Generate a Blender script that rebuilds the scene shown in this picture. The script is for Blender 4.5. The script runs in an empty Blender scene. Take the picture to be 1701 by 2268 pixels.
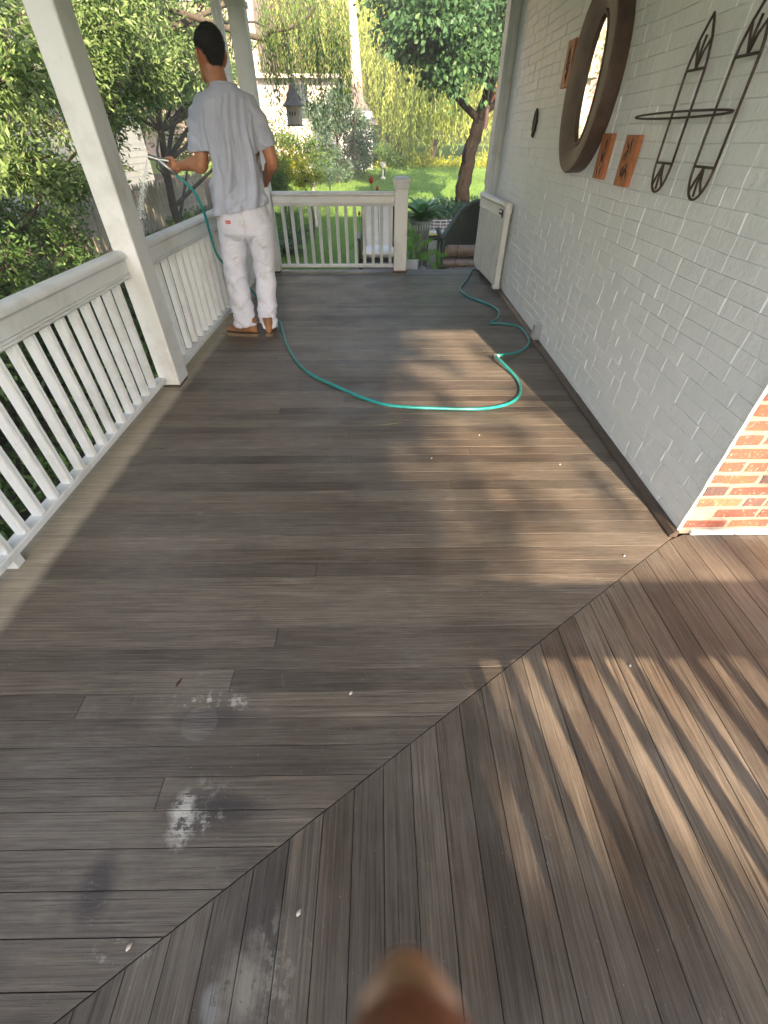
import bpy, bmesh, math, random
import numpy as np
from mathutils import Vector, Matrix, Euler
random.seed(7); RNG = np.random.default_rng(11)
scene = bpy.context.scene; COL = scene.collection
rad = math.radians; PI = math.pi

# ------------------------------------------------------------------ camera
CAMH, F, PITCH, YAW, ROLL = 1.4, 947.5, 0.7226, -0.01242, 0.0007
def cam_rows():
    cy, sy = math.cos(YAW), math.sin(YAW)
    Rz = np.array([[cy, sy, 0], [-sy, cy, 0], [0, 0, 1]])
    B = np.array([[1, 0, 0], [0, 0, -1], [0, 1, 0]])
    cp, sp = math.cos(PITCH), math.sin(PITCH)
    Rx = np.array([[1, 0, 0], [0, cp, -sp], [0, sp, cp]])
    cr, sr = math.cos(ROLL), math.sin(ROLL)
    Rr = np.array([[cr, -sr, 0], [sr, cr, 0], [0, 0, 1]])
    return Rr @ Rx @ B @ Rz
MC = cam_rows()
cd = bpy.data.cameras.new('camera'); cam = bpy.data.objects.new('camera', cd); COL.objects.link(cam)
cam.matrix_world = Matrix(((MC[0][0], -MC[1][0], -MC[2][0], 0), (MC[0][1], -MC[1][1], -MC[2][1], 0),
                           (MC[0][2], -MC[1][2], -MC[2][2], CAMH), (0, 0, 0, 1)))
cd.sensor_fit = 'HORIZONTAL'; cd.sensor_width = 36; cd.lens = F/1701*36
cd.clip_start = 0.005; cd.clip_end = 1000
cd.dof.use_dof = True; cd.dof.focus_distance = 2.6; cd.dof.aperture_fstop = 12.0
scene.camera = cam
def ray(px, py): return MC.T @ np.array([(px-850.5)/F, (py-1134)/F, 1.0])
def at(px, py, Y):
    d = ray(px, py); return Vector(d*(Y/d[1])) + Vector((0, 0, CAMH))
def proj(p):
    v = MC @ (np.array(p, float)-[0, 0, CAMH])
    if v[2] < .05: return None
    return 850.5+F*v[0]/v[2], 1134+F*v[1]/v[2], v[2]

# ------------------------------------------------------------------ light
w = bpy.data.worlds.new('World'); scene.world = w; w.use_nodes = True
nt = w.node_tree; bg = nt.nodes['Background']
sky = nt.nodes.new('ShaderNodeTexSky'); sky.sky_type = 'NISHITA'; sky.sun_disc = False
SUN_EL, SUN_AZ = rad(26), rad(170.5)
sky.sun_elevation = SUN_EL; sky.sun_rotation = SUN_AZ; sky.air_density = 1.0; sky.dust_density = 2.0
nt.links.new(sky.outputs[0], bg.inputs[0]); bg.inputs[1].default_value = 0.15
sd = bpy.data.lights.new('sun', 'SUN'); sd.energy = 5.0; sd.angle = rad(0.55); sd.color = (1.0, 0.77, 0.53)
so = bpy.data.objects.new('sun', sd); COL.objects.link(so)
tos = Vector((math.sin(SUN_AZ)*math.cos(SUN_EL), math.cos(SUN_AZ)*math.cos(SUN_EL), math.sin(SUN_EL)))
so.rotation_euler = tos.to_track_quat('Z', 'Y').to_euler()
scene.view_settings.view_transform = 'Standard'; scene.view_settings.look = 'None'
scene.view_settings.gamma = 1; scene.view_settings.use_curve_mapping = False
scene.view_settings.exposure = 2.4

# ------------------------------------------------------------------ helpers
def thing(name, label, cat, loc=(0, 0, 0), group=None):
    o = bpy.data.objects.new(name, None); COL.objects.link(o); o.location = loc
    o.empty_display_size = .1; o['label'] = label; o['category'] = cat
    if group: o['group'] = group
    return o
def tag(o, label=None, cat=None, group=None, kind=None):
    for k, v in (('label', label), ('category', cat), ('group', group), ('kind', kind)):
        if v: o[k] = v
    return o
def wloc(o):
    v = Vector((0, 0, 0))
    while o is not None: v += o.location; o = o.parent
    return v
class MB:
    def __init__(s): s.v = []; s.f = []
    def add(s, vs, fs):
        n = len(s.v); s.v += [tuple(p) for p in vs]; s.f += [tuple(i+n for i in f) for f in fs]
    def box(s, c, d, M=None, ch=0.0):
        hx, hy, hz = d[0]/2, d[1]/2, d[2]/2
        if ch <= 0:
            vs = [Vector((x*hx, y*hy, z*hz)) for x in (-1, 1) for y in (-1, 1) for z in (-1, 1)]
            fs = [(0, 1, 3, 2), (4, 6, 7, 5), (0, 4, 5, 1), (2, 3, 7, 6), (0, 2, 6, 4), (1, 5, 7, 3)]
        else:
            ch = min(ch, hx*.9, hy*.9, hz*.9); vs = []; idx = {}
            for x in (-1, 1):
                for y in (-1, 1):
                    for z in (-1, 1):
                        for a in range(3):
                            p = [x*(hx-ch), y*(hy-ch), z*(hz-ch)]; p[a] = (x*hx, y*hy, z*hz)[a]
                            idx[(x, y, z, a)] = len(vs); vs.append(Vector(p))
            fs = []
            for a in range(3):
                b, c2 = (a+1) % 3, (a+2) % 3
                for sgn in (-1, 1):
                    q = []
                    for (u, t) in ((-1, -1), (1, -1), (1, 1), (-1, 1)):
                        k = [0, 0, 0]; k[a] = sgn; k[b] = u; k[c2] = t; q.append(idx[(k[0], k[1], k[2], a)])
                    fs.append(tuple(q if sgn > 0 else q[::-1]))
                for u in (-1, 1):
                    for t in (-1, 1):
                        k0 = [0, 0, 0]; k0[a] = -1; k0[b] = u; k0[c2] = t; k1 = list(k0); k1[a] = 1
                        q = [idx[(*k0, b)], idx[(*k1, b)], idx[(*k1, c2)], idx[(*k0, c2)]]
                        fs.append(tuple(q if u*t < 0 else q[::-1]))
            for x in (-1, 1):
                for y in (-1, 1):
                    for z in (-1, 1):
                        q = [idx[(x, y, z, 0)], idx[(x, y, z, 1)], idx[(x, y, z, 2)]]
                        fs.append(tuple(q if x*y*z > 0 else q[::-1]))
        c = Vector(c)
        if M is not None: vs = [M @ v for v in vs]
        s.add([v+c for v in vs], fs); return s
    def tube(s, pts, r, n=8, caps=True, flat=1.0, ref=None):
        pts = [Vector(p) for p in pts]
        if not hasattr(r, '__len__'): r = [r]*len(pts)
        rings = []; up = Vector(ref) if ref is not None else None
        for i, p in enumerate(pts):
            t = (pts[min(i+1, len(pts)-1)]-pts[max(i-1, 0)])
            if t.length < 1e-9: t = Vector((0, 0, 1))
            t.normalize()
            if up is None: up = Vector((0, 0, 1)) if abs(t.z) < .9 else Vector((1, 0, 0))
            a = up.cross(t)
            if a.length < 1e-4: a = Vector((1, 0, 0)).cross(t)
            a.normalize(); b = t.cross(a).normalized()
            if ref is None: up = b
            rings.append([p + a*math.cos(2*PI*k/n)*r[i] + b*math.sin(2*PI*k/n)*r[i]*flat for k in range(n)])
        return s.loft(rings, caps)
    def loft(s, rings, caps=True):
        n = len(rings[0]); vs = [v for R in rings for v in R]; fs = []
        for i in range(len(rings)-1):
            for k in range(n):
                fs.append((i*n+k, i*n+(k+1) % n, (i+1)*n+(k+1) % n, (i+1)*n+k))
        if caps: fs.append(tuple(range(n))[::-1]); fs.append(tuple((len(rings)-1)*n+k for k in range(n)))
        s.add(vs, fs); return s
    def lathe(s, prof, c=(0, 0, 0), n=16, caps=True):
        c = Vector(c)
        return s.loft([[c+Vector((r*math.cos(2*PI*k/n), r*math.sin(2*PI*k/n), z)) for k in range(n)] for r, z in prof], caps)
    def prism(s, poly, z0, z1, ch=0.0, fr=None):
        """poly ccw in a plane; fr = function (u,v,w)->Vector; top inset by ch"""
        fr = fr or (lambda u, v, w: Vector((u, v, w)))
        n = len(poly); P = [Vector(p) for p in poly]
        cen = sum(P, Vector((0, 0)))/n; ins = []
        for i in range(n):
            e0 = (P[i]-P[i-1]).normalized(); e1 = (P[(i+1) % n]-P[i]).normalized()
            n0 = Vector((-e0.y, e0.x)); n1 = Vector((-e1.y, e1.x))
            d = 1+n0.dot(n1); ins.append(P[i]+(n0+n1)*(ch/max(d, .3)))
        R = [[fr(p.x, p.y, z0) for p in P], [fr(p.x, p.y, z1-ch) for p in P]]
        if ch > 0: R.append([fr(p.x, p.y, z1) for p in ins])
        return s.loft(R)
    def build(s, name, m=None, parent=None, smooth=False, local=False):
        off = Vector((0, 0, 0)) if (local or parent is None) else wloc(parent)
        me = bpy.data.meshes.new(name); me.from_pydata([Vector(v)-off for v in s.v], [], s.f)
        if m: me.materials.append(m)
        if smooth is True: me.polygons.foreach_set('use_smooth', [True]*len(me.polygons))
        elif smooth: me.shade_smooth() if hasattr(me, 'shade_smooth') else None; 
        if smooth and smooth is not True: sharp(me, smooth)
        o = bpy.data.objects.new(name, me); COL.objects.link(o); o.parent = parent
        return o
def sharp(me, deg):
    bm = bmesh.new(); bm.from_mesh(me)
    for f in bm.faces: f.smooth = True
    for e in bm.edges:
        if len(e.link_faces) == 2 and e.calc_face_angle(0) > rad(deg): e.smooth = False
    bm.to_mesh(me); bm.free()
def inst(mesh_or_obj, name, parent, loc=(0, 0, 0), rot=(0, 0, 0), scale=None, mat_=None):
    me = mesh_or_obj.data if hasattr(mesh_or_obj, 'data') else mesh_or_obj
    o = bpy.data.objects.new(name, me); COL.objects.link(o); o.parent = parent
    o.location = Vector(loc)-(wloc(parent) if parent else Vector((0, 0, 0))); o.rotation_euler = rot
    if scale: o.scale = scale
    return o
def copy_tree(o, parent=None):
    c = o.copy(); COL.objects.link(c); c.parent = parent
    for ch in list(o.children): copy_tree(ch, c)
    return c
def cat_rom(pts, n=8):
    P = [Vector(p) for p in pts]; P = [P[0]*2-P[1]]+P+[P[-1]*2-P[-2]]; out = []
    for i in range(1, len(P)-2):
        for k in range(n):
            t = k/n; a, b, c, d = P[i-1:i+3]
            out.append(.5*((2*b)+(c-a)*t+(2*a-5*b+4*c-d)*t*t+(3*b-a-3*c+d)*t**3))
    out.append(P[-2]); return out

# ------------------------------------------------------------------ materials
class NT:
    def __init__(s, name):
        s.m = bpy.data.materials.new(name); s.m.use_nodes = True; s.t = s.m.node_tree; s.n = s.t.nodes
        s.b = s.n['Principled BSDF']; s.out = s.n['Material Output']
    def new(s, t, **kw):
        n = s.n.new('ShaderNode'+t)
        for k, v in kw.items(): setattr(n, k, v)
        return n
    def link(s, a, b): s.t.links.new(a, b)
    def noise(s, vec, scale, detail=4, rough=.6, dist=0.0):
        n = s.new('TexNoise'); n.inputs['Scale'].default_value = scale; n.inputs['Detail'].default_value = detail
        n.inputs['Roughness'].default_value = rough; n.inputs['Distortion'].default_value = dist
        if vec is not None: s.link(vec, n.inputs['Vector'])
        return n.outputs['Fac']
    def ramp(s, fac, stops, interp='LINEAR'):
        r = s.new('ValToRGB'); r.color_ramp.interpolation = interp; e = r.color_ramp.elements
        while len(e) > 1: e.remove(e[0])
        e[0].position = stops[0][0]; e[0].color = c4(stops[0][1])
        for p, c in stops[1:]:
            x = e.new(p); x.color = c4(c)
        s.link(fac, r.inputs[0]); return r.outputs[0]
    def mix(s, fac, a, b, mode='MIX'):
        n = s.new('Mix', data_type='RGBA', blend_type=mode); 
        for v, i in ((fac, 0), (a, 6), (b, 7)):
            if isinstance(v, (int, float)): n.inputs[i].default_value = v
            elif isinstance(v, tuple): n.inputs[i].default_value = c4(v)
            else: s.link(v, n.inputs[i])
        return n.outputs[2]
    def math(s, op, a, b=0.0, c=0.0, clamp=False):
        n = s.new('Math', operation=op); n.use_clamp = clamp
        for i, v in enumerate((a, b, c)):
            if isinstance(v, (int, float)): n.inputs[i].default_value = v
            else: s.link(v, n.inputs[i])
        return n.outputs[0]
    def vmath(s, op, a, b):
        n = s.new('VectorMath', operation=op)
        for i, v in enumerate((a, b)):
            if isinstance(v, tuple): n.inputs[i].default_value = v
            else: s.link(v, n.inputs[i])
        return n.outputs[0]
    def coord(s, which='Object'): return s.new('TexCoord').outputs[which]
    def pos(s): return s.new('NewGeometry').outputs['Position']
    def rnd(s): return s.new('ObjectInfo').outputs['Random']
    def bump(s, h, strength=.3, dist=.01, norm=None):
        n = s.new('Bump'); n.inputs['Strength'].default_value = strength; n.inputs['Distance'].default_value = dist
        s.link(h, n.inputs['Height'])
        if norm is not None: s.link(norm, n.inputs['Normal'])
        s.link(n.outputs[0], s.b.inputs['Normal']); return n.outputs[0]
def c4(c): return (c[0], c[1], c[2], 1) if hasattr(c, '__len__') else (c, c, c, 1)
def simple(name, col, rough=.6, var=.25, scale=8, bump=.15, bscale=40, bd=.004, metal=0, spec=None, dirt=None, coat=0):
    t = NT(name); p = t.coord()
    n = t.noise(p, scale, 5); hi = tuple(min(1, c*(1+var)) for c in col); lo = tuple(c*(1-var) for c in col)
    colr = t.ramp(n, [(.3, lo), (.7, hi)])
    if dirt:
        n2 = t.noise(p, scale*.35, 6, .7); colr = t.mix(t.ramp(n2, [(.5, 0), (.72, 1)]), colr, dirt)
    t.link(colr, t.b.inputs['Base Color']); t.b.inputs['Roughness'].default_value = rough; t.b.inputs['Metallic'].default_value = metal
    if spec is not None: t.b.inputs['Specular IOR Level'].default_value = spec
    if coat: t.b.inputs['Coat Weight'].default_value = coat
    if bump: t.bump(t.noise(p, bscale, 4), bump, bd)
    return t.m
def leafmat(name, c1, c2, c3=None, trans=.35, rough=.5):
    t = NT(name); a = t.new('Attribute', attribute_name='tint').outputs['Fac']
    st = [(0, c1), (.6, c2)]
    st.append((1, c3 if c3 else c2)); col = t.ramp(a, st)
    t.link(col, t.b.inputs['Base Color']); t.b.inputs['Roughness'].default_value = rough
    t.b.inputs['Specular IOR Level'].default_value = .35
    tr = t.new('BsdfTranslucent'); t.link(t.mix(.35, col, (1.0, 1.0, .3), 'MULTIPLY'), tr.inputs[0])
    mx = t.new('MixShader'); mx.inputs[0].default_value = trans
    t.link(t.b.outputs[0], mx.inputs[1]); t.link(tr.outputs[0], mx.inputs[2]); t.link(mx.outputs[0], t.out.inputs[0])
    return t.m

def deckmat(name, axis):
    t = NT(name); P = t.pos(); oi = t.new('ObjectInfo'); r = oi.outputs['Random']
    off = t.new('CombineXYZ'); t.link(t.math('MULTIPLY', r, 37.0), off.inputs[0]); t.link(t.math('MULTIPLY', r, 91.0), off.inputs[1]); t.link(t.math('MULTIPLY', r, 13.0), off.inputs[2])
    V = t.vmath('ADD', P, off.outputs[0])
    st = (1.6, 34, 10) if axis == 'x' else (34, 1.6, 10)
    G = t.vmath('MULTIPLY', V, st)
    g1 = t.math('ADD', t.math('MULTIPLY', t.noise(G, 1.5, 8, .72, 1.2), .55), t.math('MULTIPLY', t.noise(t.vmath('MULTIPLY', V, (3, 16, 8) if axis == 'x' else (16, 3, 8)), 1.6, 9, .75), .45)); g2 = t.noise(t.vmath('MULTIPLY', V, (3, 190, 30) if axis == 'x' else (190, 3, 30)), 1.0, 5, .7)
    base = t.ramp(g1, [(.25, (.030, .023, .019)), (.40, (.068, .055, .045)), (.57, (.108, .090, .074)), (.76, (.170, .149, .124))])
    # board to board tone
    tone = t.ramp(r, [(0, (.50, .46, .45)), (.2, (.82, .78, .77)), (.5, (1.05, 1.02, 1.0)), (.75, (1.38, 1.36, 1.33)), (.9, (1.0, .93, .88)), (1, (.68, .61, .58))])
    base = t.mix(1.0, base, tone, 'MULTIPLY')
    base = t.mix(.6, base, t.ramp(g2, [(.32, (.22, .22, .22)), (.5, (.95, .95, .95)), (.66, (1.75, 1.72, 1.66))]), 'MULTIPLY')
    crk = t.noise(t.vmath('MULTIPLY', V, (2.2, 260, 30) if axis == 'x' else (260, 2.2, 30)), 1.0, 3, .5); base = t.mix(t.ramp(crk, [(.62, 0), (.66, .8)]), base, (.014, .011, .010))
    # weathered grey bloom in large areas
    big = t.noise(t.vmath('MULTIPLY', P, (1, 1.6, 1)), 1.1, 5, .6)
    fine = t.noise(G, 6, 6, .75)
    bl = t.math('MULTIPLY', t.ramp(big, [(.42, 0), (.66, 1)]), t.ramp(fine, [(.35, 0), (.72, 1)]))
    base = t.mix(t.math('MULTIPLY', bl, .75), base, (.235, .215, .19))
    # dark grime blotches
    dk = t.noise(P, 2.7, 6, .62); base = t.mix(t.ramp(dk, [(.55, 0), (.75, .55)]), base, (.036, .031, .032))
    sep = t.new('SeparateXYZ'); t.link(P, sep.inputs[0]); X, Y = sep.outputs[0], sep.outputs[1]
    # sky light painted as a pale strip at the outer edge under the railing
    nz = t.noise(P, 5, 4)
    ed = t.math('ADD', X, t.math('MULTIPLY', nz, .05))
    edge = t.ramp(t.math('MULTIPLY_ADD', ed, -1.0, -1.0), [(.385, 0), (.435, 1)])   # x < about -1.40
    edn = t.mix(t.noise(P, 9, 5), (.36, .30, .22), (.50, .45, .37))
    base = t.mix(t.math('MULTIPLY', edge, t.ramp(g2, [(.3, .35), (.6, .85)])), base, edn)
    # flaked paint and pot rings
    pn = t.noise(P, 34, 8, .72); pn2 = t.noise(G, 9, 6, .8)
    def spot(cx, cy, rx, ry, soft=.3, rot=0.0):
        dx = t.math('SUBTRACT', X, cx); dy = t.math('SUBTRACT', Y, cy)
        c, s_ = math.cos(rot), math.sin(rot)
        u = t.math('ADD', t.math('MULTIPLY', dx, c/rx), t.math('MULTIPLY', dy, s_/rx)); v = t.math('ADD', t.math('MULTIPLY', dx, -s_/ry), t.math('MULTIPLY', dy, c/ry))
        d = t.math('SQRT', t.math('ADD', t.math('MULTIPLY', u, u), t.math('MULTIPLY', v, v)))
        return d
    def blot(d, soft): return t.math('DIVIDE', t.math('SUBTRACT', 1.0, d), soft, clamp=True)
    warp = t.math('MULTIPLY', t.math('SUBTRACT', t.noise(P, 14, 6), .5), 1.6)
    def flake(cx, cy, rx, ry, rot, thr, amt, col):
        nonlocal base
        d = t.math('ADD', spot(cx, cy, rx, ry, rot=rot), warp)
        m = t.math('MULTIPLY', t.math('MULTIPLY', blot(d, .7), t.ramp(t.math('ADD', t.math('MULTIPLY', pn, .72), t.math('MULTIPLY', pn2, .28)), [(thr, 0), (thr+.05, 1)])), t.ramp(g2, [(.3, .35), (.55, 1)]))
        base = t.mix(t.math('MULTIPLY', m, amt), base, col)
    # dark halo, ring then flakes
    for (cx, cy, rx, ry, am) in ((-.53, .60, .17, .05, .7), (-.50, .345, .15, .07, .65), (-.71, .19, .055, .10, .75), (-.40, .345, .13, .036, .6), (-.3, .07, .1, .16, .3)):
        base = t.mix(t.math('MULTIPLY', blot(t.math('ADD', spot(cx, cy, rx, ry), t.math('MULTIPLY', warp, .5)), .6), am), base, (.036, .031, .033))
    d = t.math('ADD', spot(-.578, .583, .056, .056), t.math('MULTIPLY', warp, .22))
    ring = t.math('MULTIPLY', blot(d, .06), t.ramp(pn2, [(.44, .05), (.62, 1)]))
    base = t.mix(t.math('MULTIPLY', ring, .6), base, (.20, .185, .175))
    flake(-.58, .66, .16, .035, 0, .53, .9, (.46, .44, .40)); flake(-.46, .645, .05, .03, 0, .49, .9, (.46, .44, .40))
    flake(-.50, .40, .07, .045, 0, .50, .6, (.27, .25, .23)); flake(-.55, .33, .052, .075, .3, .45, .95, (.50, .48, .44)); flake(-.49, .315, .075, .035, .3, .52, .85, (.48, .45, .41))
    flake(-.31, .02, .075, .085, .2, .40, .85, (.27, .25, .215)); flake(-.24, .03, .05, .13, .2, .50, .8, (.27, .25, .215)); flake(-.37, -.01, .025, .05, .2, .40, .7, (.25, .25, .25))
    flake(-.60, .075, .08, .03, 0, .53, .8, (.46, .44, .40)); flake(-.42, .20, .06, .03, .7, .56, .6, (.30, .26, .24)); flake(-.62, .74, .05, .03, 0, .52, .5, (.26, .24, .22))
    # scratches
    sv = t.new('TexVoronoi', feature='DISTANCE_TO_EDGE'); sv.inputs['Scale'].default_value = 2.3
    t.link(t.vmath('ADD', P, t.vmath('MULTIPLY', t.new('TexNoise').outputs['Color'], (.1, .1, .1))), sv.inputs['Vector'])
    sc = t.math('MULTIPLY', t.ramp(sv.outputs['Distance'], [(0, 1), (.003, 0)]), t.ramp(t.noise(P, 5, 3), [(.55, 0), (.62, 1)]))
    base = t.mix(t.math('MULTIPLY', sc, .35), base, (.3, .28, .26))
    spk = t.noise(P, 120, 2, .5); base = t.mix(t.ramp(spk, [(.74, 0), (.76, .6)]), base, (.33, .31, .29))
    t.link(base, t.b.inputs['Base Color'])
    t.link(t.ramp(t.noise(P, 3, 5), [(.3, .36), (.7, .58)]), t.b.inputs['Roughness'])
    t.b.inputs['Specular IOR Level'].default_value = .45
    t.bump(t.math('ADD', t.math('MULTIPLY', g2, .6), t.math('ADD', g1, t.math('MULTIPLY', pn, .15))), .5, .003)
    return t.m

def paintmat(name, col=(.62, .63, .63), grime=.36, rough=.42):
    t = NT(name); p = t.pos(); n = t.noise(p, 3.5, 6, .65)
    c = t.mix(t.ramp(n, [(.5, 0), (.85, 1)]), col, tuple(x*(1-grime) for x in (col[0]*.97, col[1]*.95, col[2]*.85)))
    n2 = t.noise(p, 60, 3); c = t.mix(t.ramp(n2, [(.68, 0), (.75, .35)]), c, (.36, .34, .28))
    t.link(c, t.b.inputs['Base Color']); t.b.inputs['Roughness'].default_value = rough
    t.bump(t.noise(p, 90, 3), .08, .002); return t.m

M = {}
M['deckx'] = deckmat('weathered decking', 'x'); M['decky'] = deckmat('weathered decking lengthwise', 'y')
M['trimwood'] = simple('dark stained trim wood', (.060, .042, .034), .45, .4, 20)
M['white'] = paintmat('white porch paint'); M['white2'] = paintmat('cream gate paint', (.72, .70, .64), .3)
M['darkgap'] = simple('dark subfloor', (.012, .010, .009), .9)
def brickpaint():
    t = NT('painted brick'); p = t.pos()
    n = t.noise(p, 5, 6); c = t.ramp(n, [(.3, (.83, .83, .815)), (.7, (.88, .875, .86))])
    t.link(c, t.b.inputs['Base Color']); t.b.inputs['Roughness'].default_value = .38
    h = t.math('ADD', t.math('MULTIPLY', t.noise(p, 60, 6, .65), .5), t.math('MULTIPLY', t.noise(p, 17, 5, .6), 1.8)); t.bump(h, .75, .006); return t.m
M['pbrick'] = brickpaint()
def redbrick():
    t = NT('red brick'); p = t.pos(); r = t.rnd()
    c = t.ramp(r, [(0, (.20, .055, .035)), (.2, (.27, .08, .042)), (.4, (.085, .048, .045)), (.55, (.30, .115, .06)), (.72, (.12, .062, .055)), (.88, (.24, .07, .042))], 'CONSTANT')
    v = t.vmath('ADD', p, t.vmath('MULTIPLY', t.new('ObjectInfo').outputs['Location'], (9, 9, 9)))
    c = t.mix(t.ramp(t.noise(v, 13, 5), [(.4, 0), (.65, .8)]), c, (.09, .05, .045))
    c = t.mix(t.ramp(t.noise(p, 70, 6, .7), [(.57, 0), (.66, .8)]), c, (.38, .31, .26))
    t.link(c, t.b.inputs['Base Color']); t.b.inputs['Roughness'].default_value = .85; t.bump(t.noise(p, 90, 5), .6, .004); return t.m
M['rbrick'] = redbrick()
M['mortar'] = simple('cream mortar smeared', (.27, .21, .17), .9, .15, 15, .7, 60, .01)
M['mirrorwood'] = simple('dark walnut', (.075, .042, .028), .45, .5, 9, .3, 60)
M['redwood'] = simple('orange red cedar', (.46, .15, .05), .5, .35, 14, .3, 60)
M['char'] = simple('burnt drawing', (.05, .018, .01), .7)
M['glass'] = None
t = NT('mirror glass'); t.b.inputs['Base Color'].default_value = (.85, .87, .86, 1); t.b.inputs['Metallic'].default_value = 1; t.b.inputs['Roughness'].default_value = .02; M['mirror'] = t.m
M['iron'] = simple('rusty brown iron', (.085, .058, .05), .55, .4, 30, .3, 90, .002, .6)
M['bronze'] = simple('dark bronze', (.05, .035, .022), .5, .3, 20, .3, 50, .002, .7)
M['steel'] = simple('brushed steel', (.55, .57, .58), .35, .15, 20, .1, 60, .001, .9)
M['blackplastic'] = simple('black plastic', (.02, .02, .02), .4)
def hosem():
    t = NT('teal rubber hose'); p = t.pos(); c = t.ramp(t.noise(p, 8, 5), [(.35, (.008, .17, .175)), (.6, (.012, .26, .255))])
    c = t.mix(t.ramp(t.noise(p, 45, 4), [(.60, 0), (.68, .45)]), c, (.25, .34, .30)); t.link(c, t.b.inputs['Base Color'])
    t.b.inputs['Roughness'].default_value = .32; t.bump(t.noise(p, 60), .1, .002); return t.m
M['hose'] = hosem()
M['skin'] = None
t = NT('tanned skin'); p = t.pos(); c = t.ramp(t.noise(p, 22, 5), [(.3, (.34, .145, .075)), (.7, (.44, .20, .11))])
t.link(c, t.b.inputs['Base Color']); t.b.inputs['Roughness'].default_value = .5; t.b.inputs['Subsurface Weight'].default_value = .12; t.b.inputs['Subsurface Radius'].default_value = (.02, .008, .004); t.bump(t.noise(p, 250, 3), .15, .001); M['skin'] = t.m
t = NT('black hair'); p = t.pos(); t.link(t.ramp(t.noise(p, 60, 4), [(.3, (.004, .004, .005)), (.8, (.016, .014, .013))]), t.b.inputs['Base Color']); t.b.inputs['Roughness'].default_value = .55; t.bump(t.noise(p, 160, 3, .7), 1, .006); M['hair'] = t.m
def cloth(name, col, stains=None, bscale=9, weave=400, knit=.2):
    t = NT(name); p = t.pos(); n = t.noise(p, 6, 5)
    c = t.ramp(n, [(.3, tuple(x*.9 for x in col)), (.7, tuple(min(1, x*1.06) for x in col))])
    if stains:
        c = t.mix(t.ramp(t.noise(p, 9, 7, .7), [(.54, 0), (.70, .65)]), c, stains)
        c = t.mix(t.ramp(t.noise(p, 38, 5, .7), [(.66, 0), (.70, .6)]), c, (.22, .20, .19))
        c = t.mix(t.ramp(t.noise(t.vmath('ADD', p, (5, 5, 5)), 27, 5, .7), [(.68, 0), (.71, .8)]), c, (.82, .82, .84))
    t.link(c, t.b.inputs['Base Color']); t.b.inputs['Roughness'].default_value = .88; t.b.inputs['Specular IOR Level'].default_value = .15
    t.b.inputs['Sheen Weight'].default_value = .15
    t.bump(t.math('ADD', t.math('MULTIPLY', t.noise(p, weave, 2), knit), t.noise(p, bscale*3, 4)), .3, .006); return t.m
M['shirt'] = cloth('heather grey jersey', (.38, .405, .50)); M['pants'] = cloth('off white painter canvas', (.56, .575, .67), (.40, .37, .31))
M['boot'] = simple('tan nubuck', (.23, .11, .05), .75, .3, 18, .4, 90); M['sole'] = simple('rubber sole', (.13, .085, .05), .8)
M['redlabel'] = simple('red woven label', (.42, .03, .035), .7); M['thread'] = simple('pale thread', (.6, .55, .5), .8)
M['bark'] = simple('grey brown bark', (.060, .046, .034), .9, .45, 14, .9, 22, .03)
M['bark3'] = simple('dark maple bark', (.014, .011, .008), .9, .4, 14, .9, 22, .03, spec=.05)
M['bark2'] = simple('dark twig bark', (.055, .045, .032), .9, .4, 20, .6, 40, .01)
M['palebark'] = simple('pale bare trunk', (.50, .38, .29), .9, .2, 8, .6, 12, .03)
M['fencewood'] = simple('weathered fence wood', (.27, .245, .195), .9, .3, 5, .5, 60, .006, dirt=(.13, .14, .09))
M['stucco'] = simple('pink cream stucco', (.40, .29, .25), .9, .1, 2); M['garage'] = simple('pale grey siding', (.50, .53, .50), .8, .08, 3)
M['shingle'] = simple('grey brown shingle', (.13, .11, .095), .9, .4, 6, .6, 20, .02); M['dkglass'] = simple('dark window pane', (.03, .04, .045), .08, .1, 2, 0)
M['cushion'] = simple('ivory cushion', (.88, .84, .80), .9, .08, 9); M['blackwood'] = simple('black painted wood', (.016, .015, .014), .45)
M['wicker'] = simple('dark green wicker', (.040, .048, .034), .6, .5, 60, .9, 110, .01); M['browncush'] = simple('brown striped cushion', (.20, .14, .11), .85, .3, 14)
M['urn'] = simple('grey green urn', (.20, .23, .21), .6, .3, 12); M['whitepot'] = simple('white plastic pot', (.62, .66, .72), .35, .06)
M['soil'] = simple('potting soil', (.03, .018, .012), .95, .4, 40, 1, 60, .02)
M['copper'] = simple('aged metal birdhouse roof', (.16, .13, .11), .6, .3, 12, .3, 40); M['bhwall'] = simple('grey birdhouse walls', (.42, .38, .33), .7, .15, 12)
M['whitewire'] = simple('white enamel wire', (.72, .72, .68), .4, .05)
M['red'] = simple('red tulip glass', (.55, .03, .035), .25); M['stem'] = simple('green stem', (.06, .14, .03), .6)
M['petal'] = simple('dried pale petal', (.55, .48, .42), .8); M['straw'] = simple('straw', (.45, .38, .22), .8)
M['stone'] = simple('garden stone', (.45, .41, .34), .8, .2, 12)
M['yellow'] = simple('yellow dish', (.62, .52, .10), .5)
def groundm():
    t = NT('lawn'); p = t.pos(); n = t.noise(p, .6, 6, .65); n2 = t.noise(p, 40, 4, .7)
    c = t.ramp(n, [(.3, (.085, .17, .03)), (.7, (.14, .25, .045))]); c = t.mix(.6, c, t.ramp(n2, [(.3, (.5, .5, .5)), (.7, (1.4, 1.4, 1.4))]), 'MULTIPLY')
    t.link(c, t.b.inputs['Base Color']); t.b.inputs['Roughness'].default_value = .9; t.bump(t.noise(p, 30, 6, .8), .8, .05); return t.m
M['lawn'] = groundm(); M['mulch'] = simple('brown mulch', (.15, .085, .055), .95, .6, 9, 1, 45, .04); M['patio'] = simple('dark brick patio', (.07, .05, .045), .8, .4, 7, .5, 30, .01)
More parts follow.
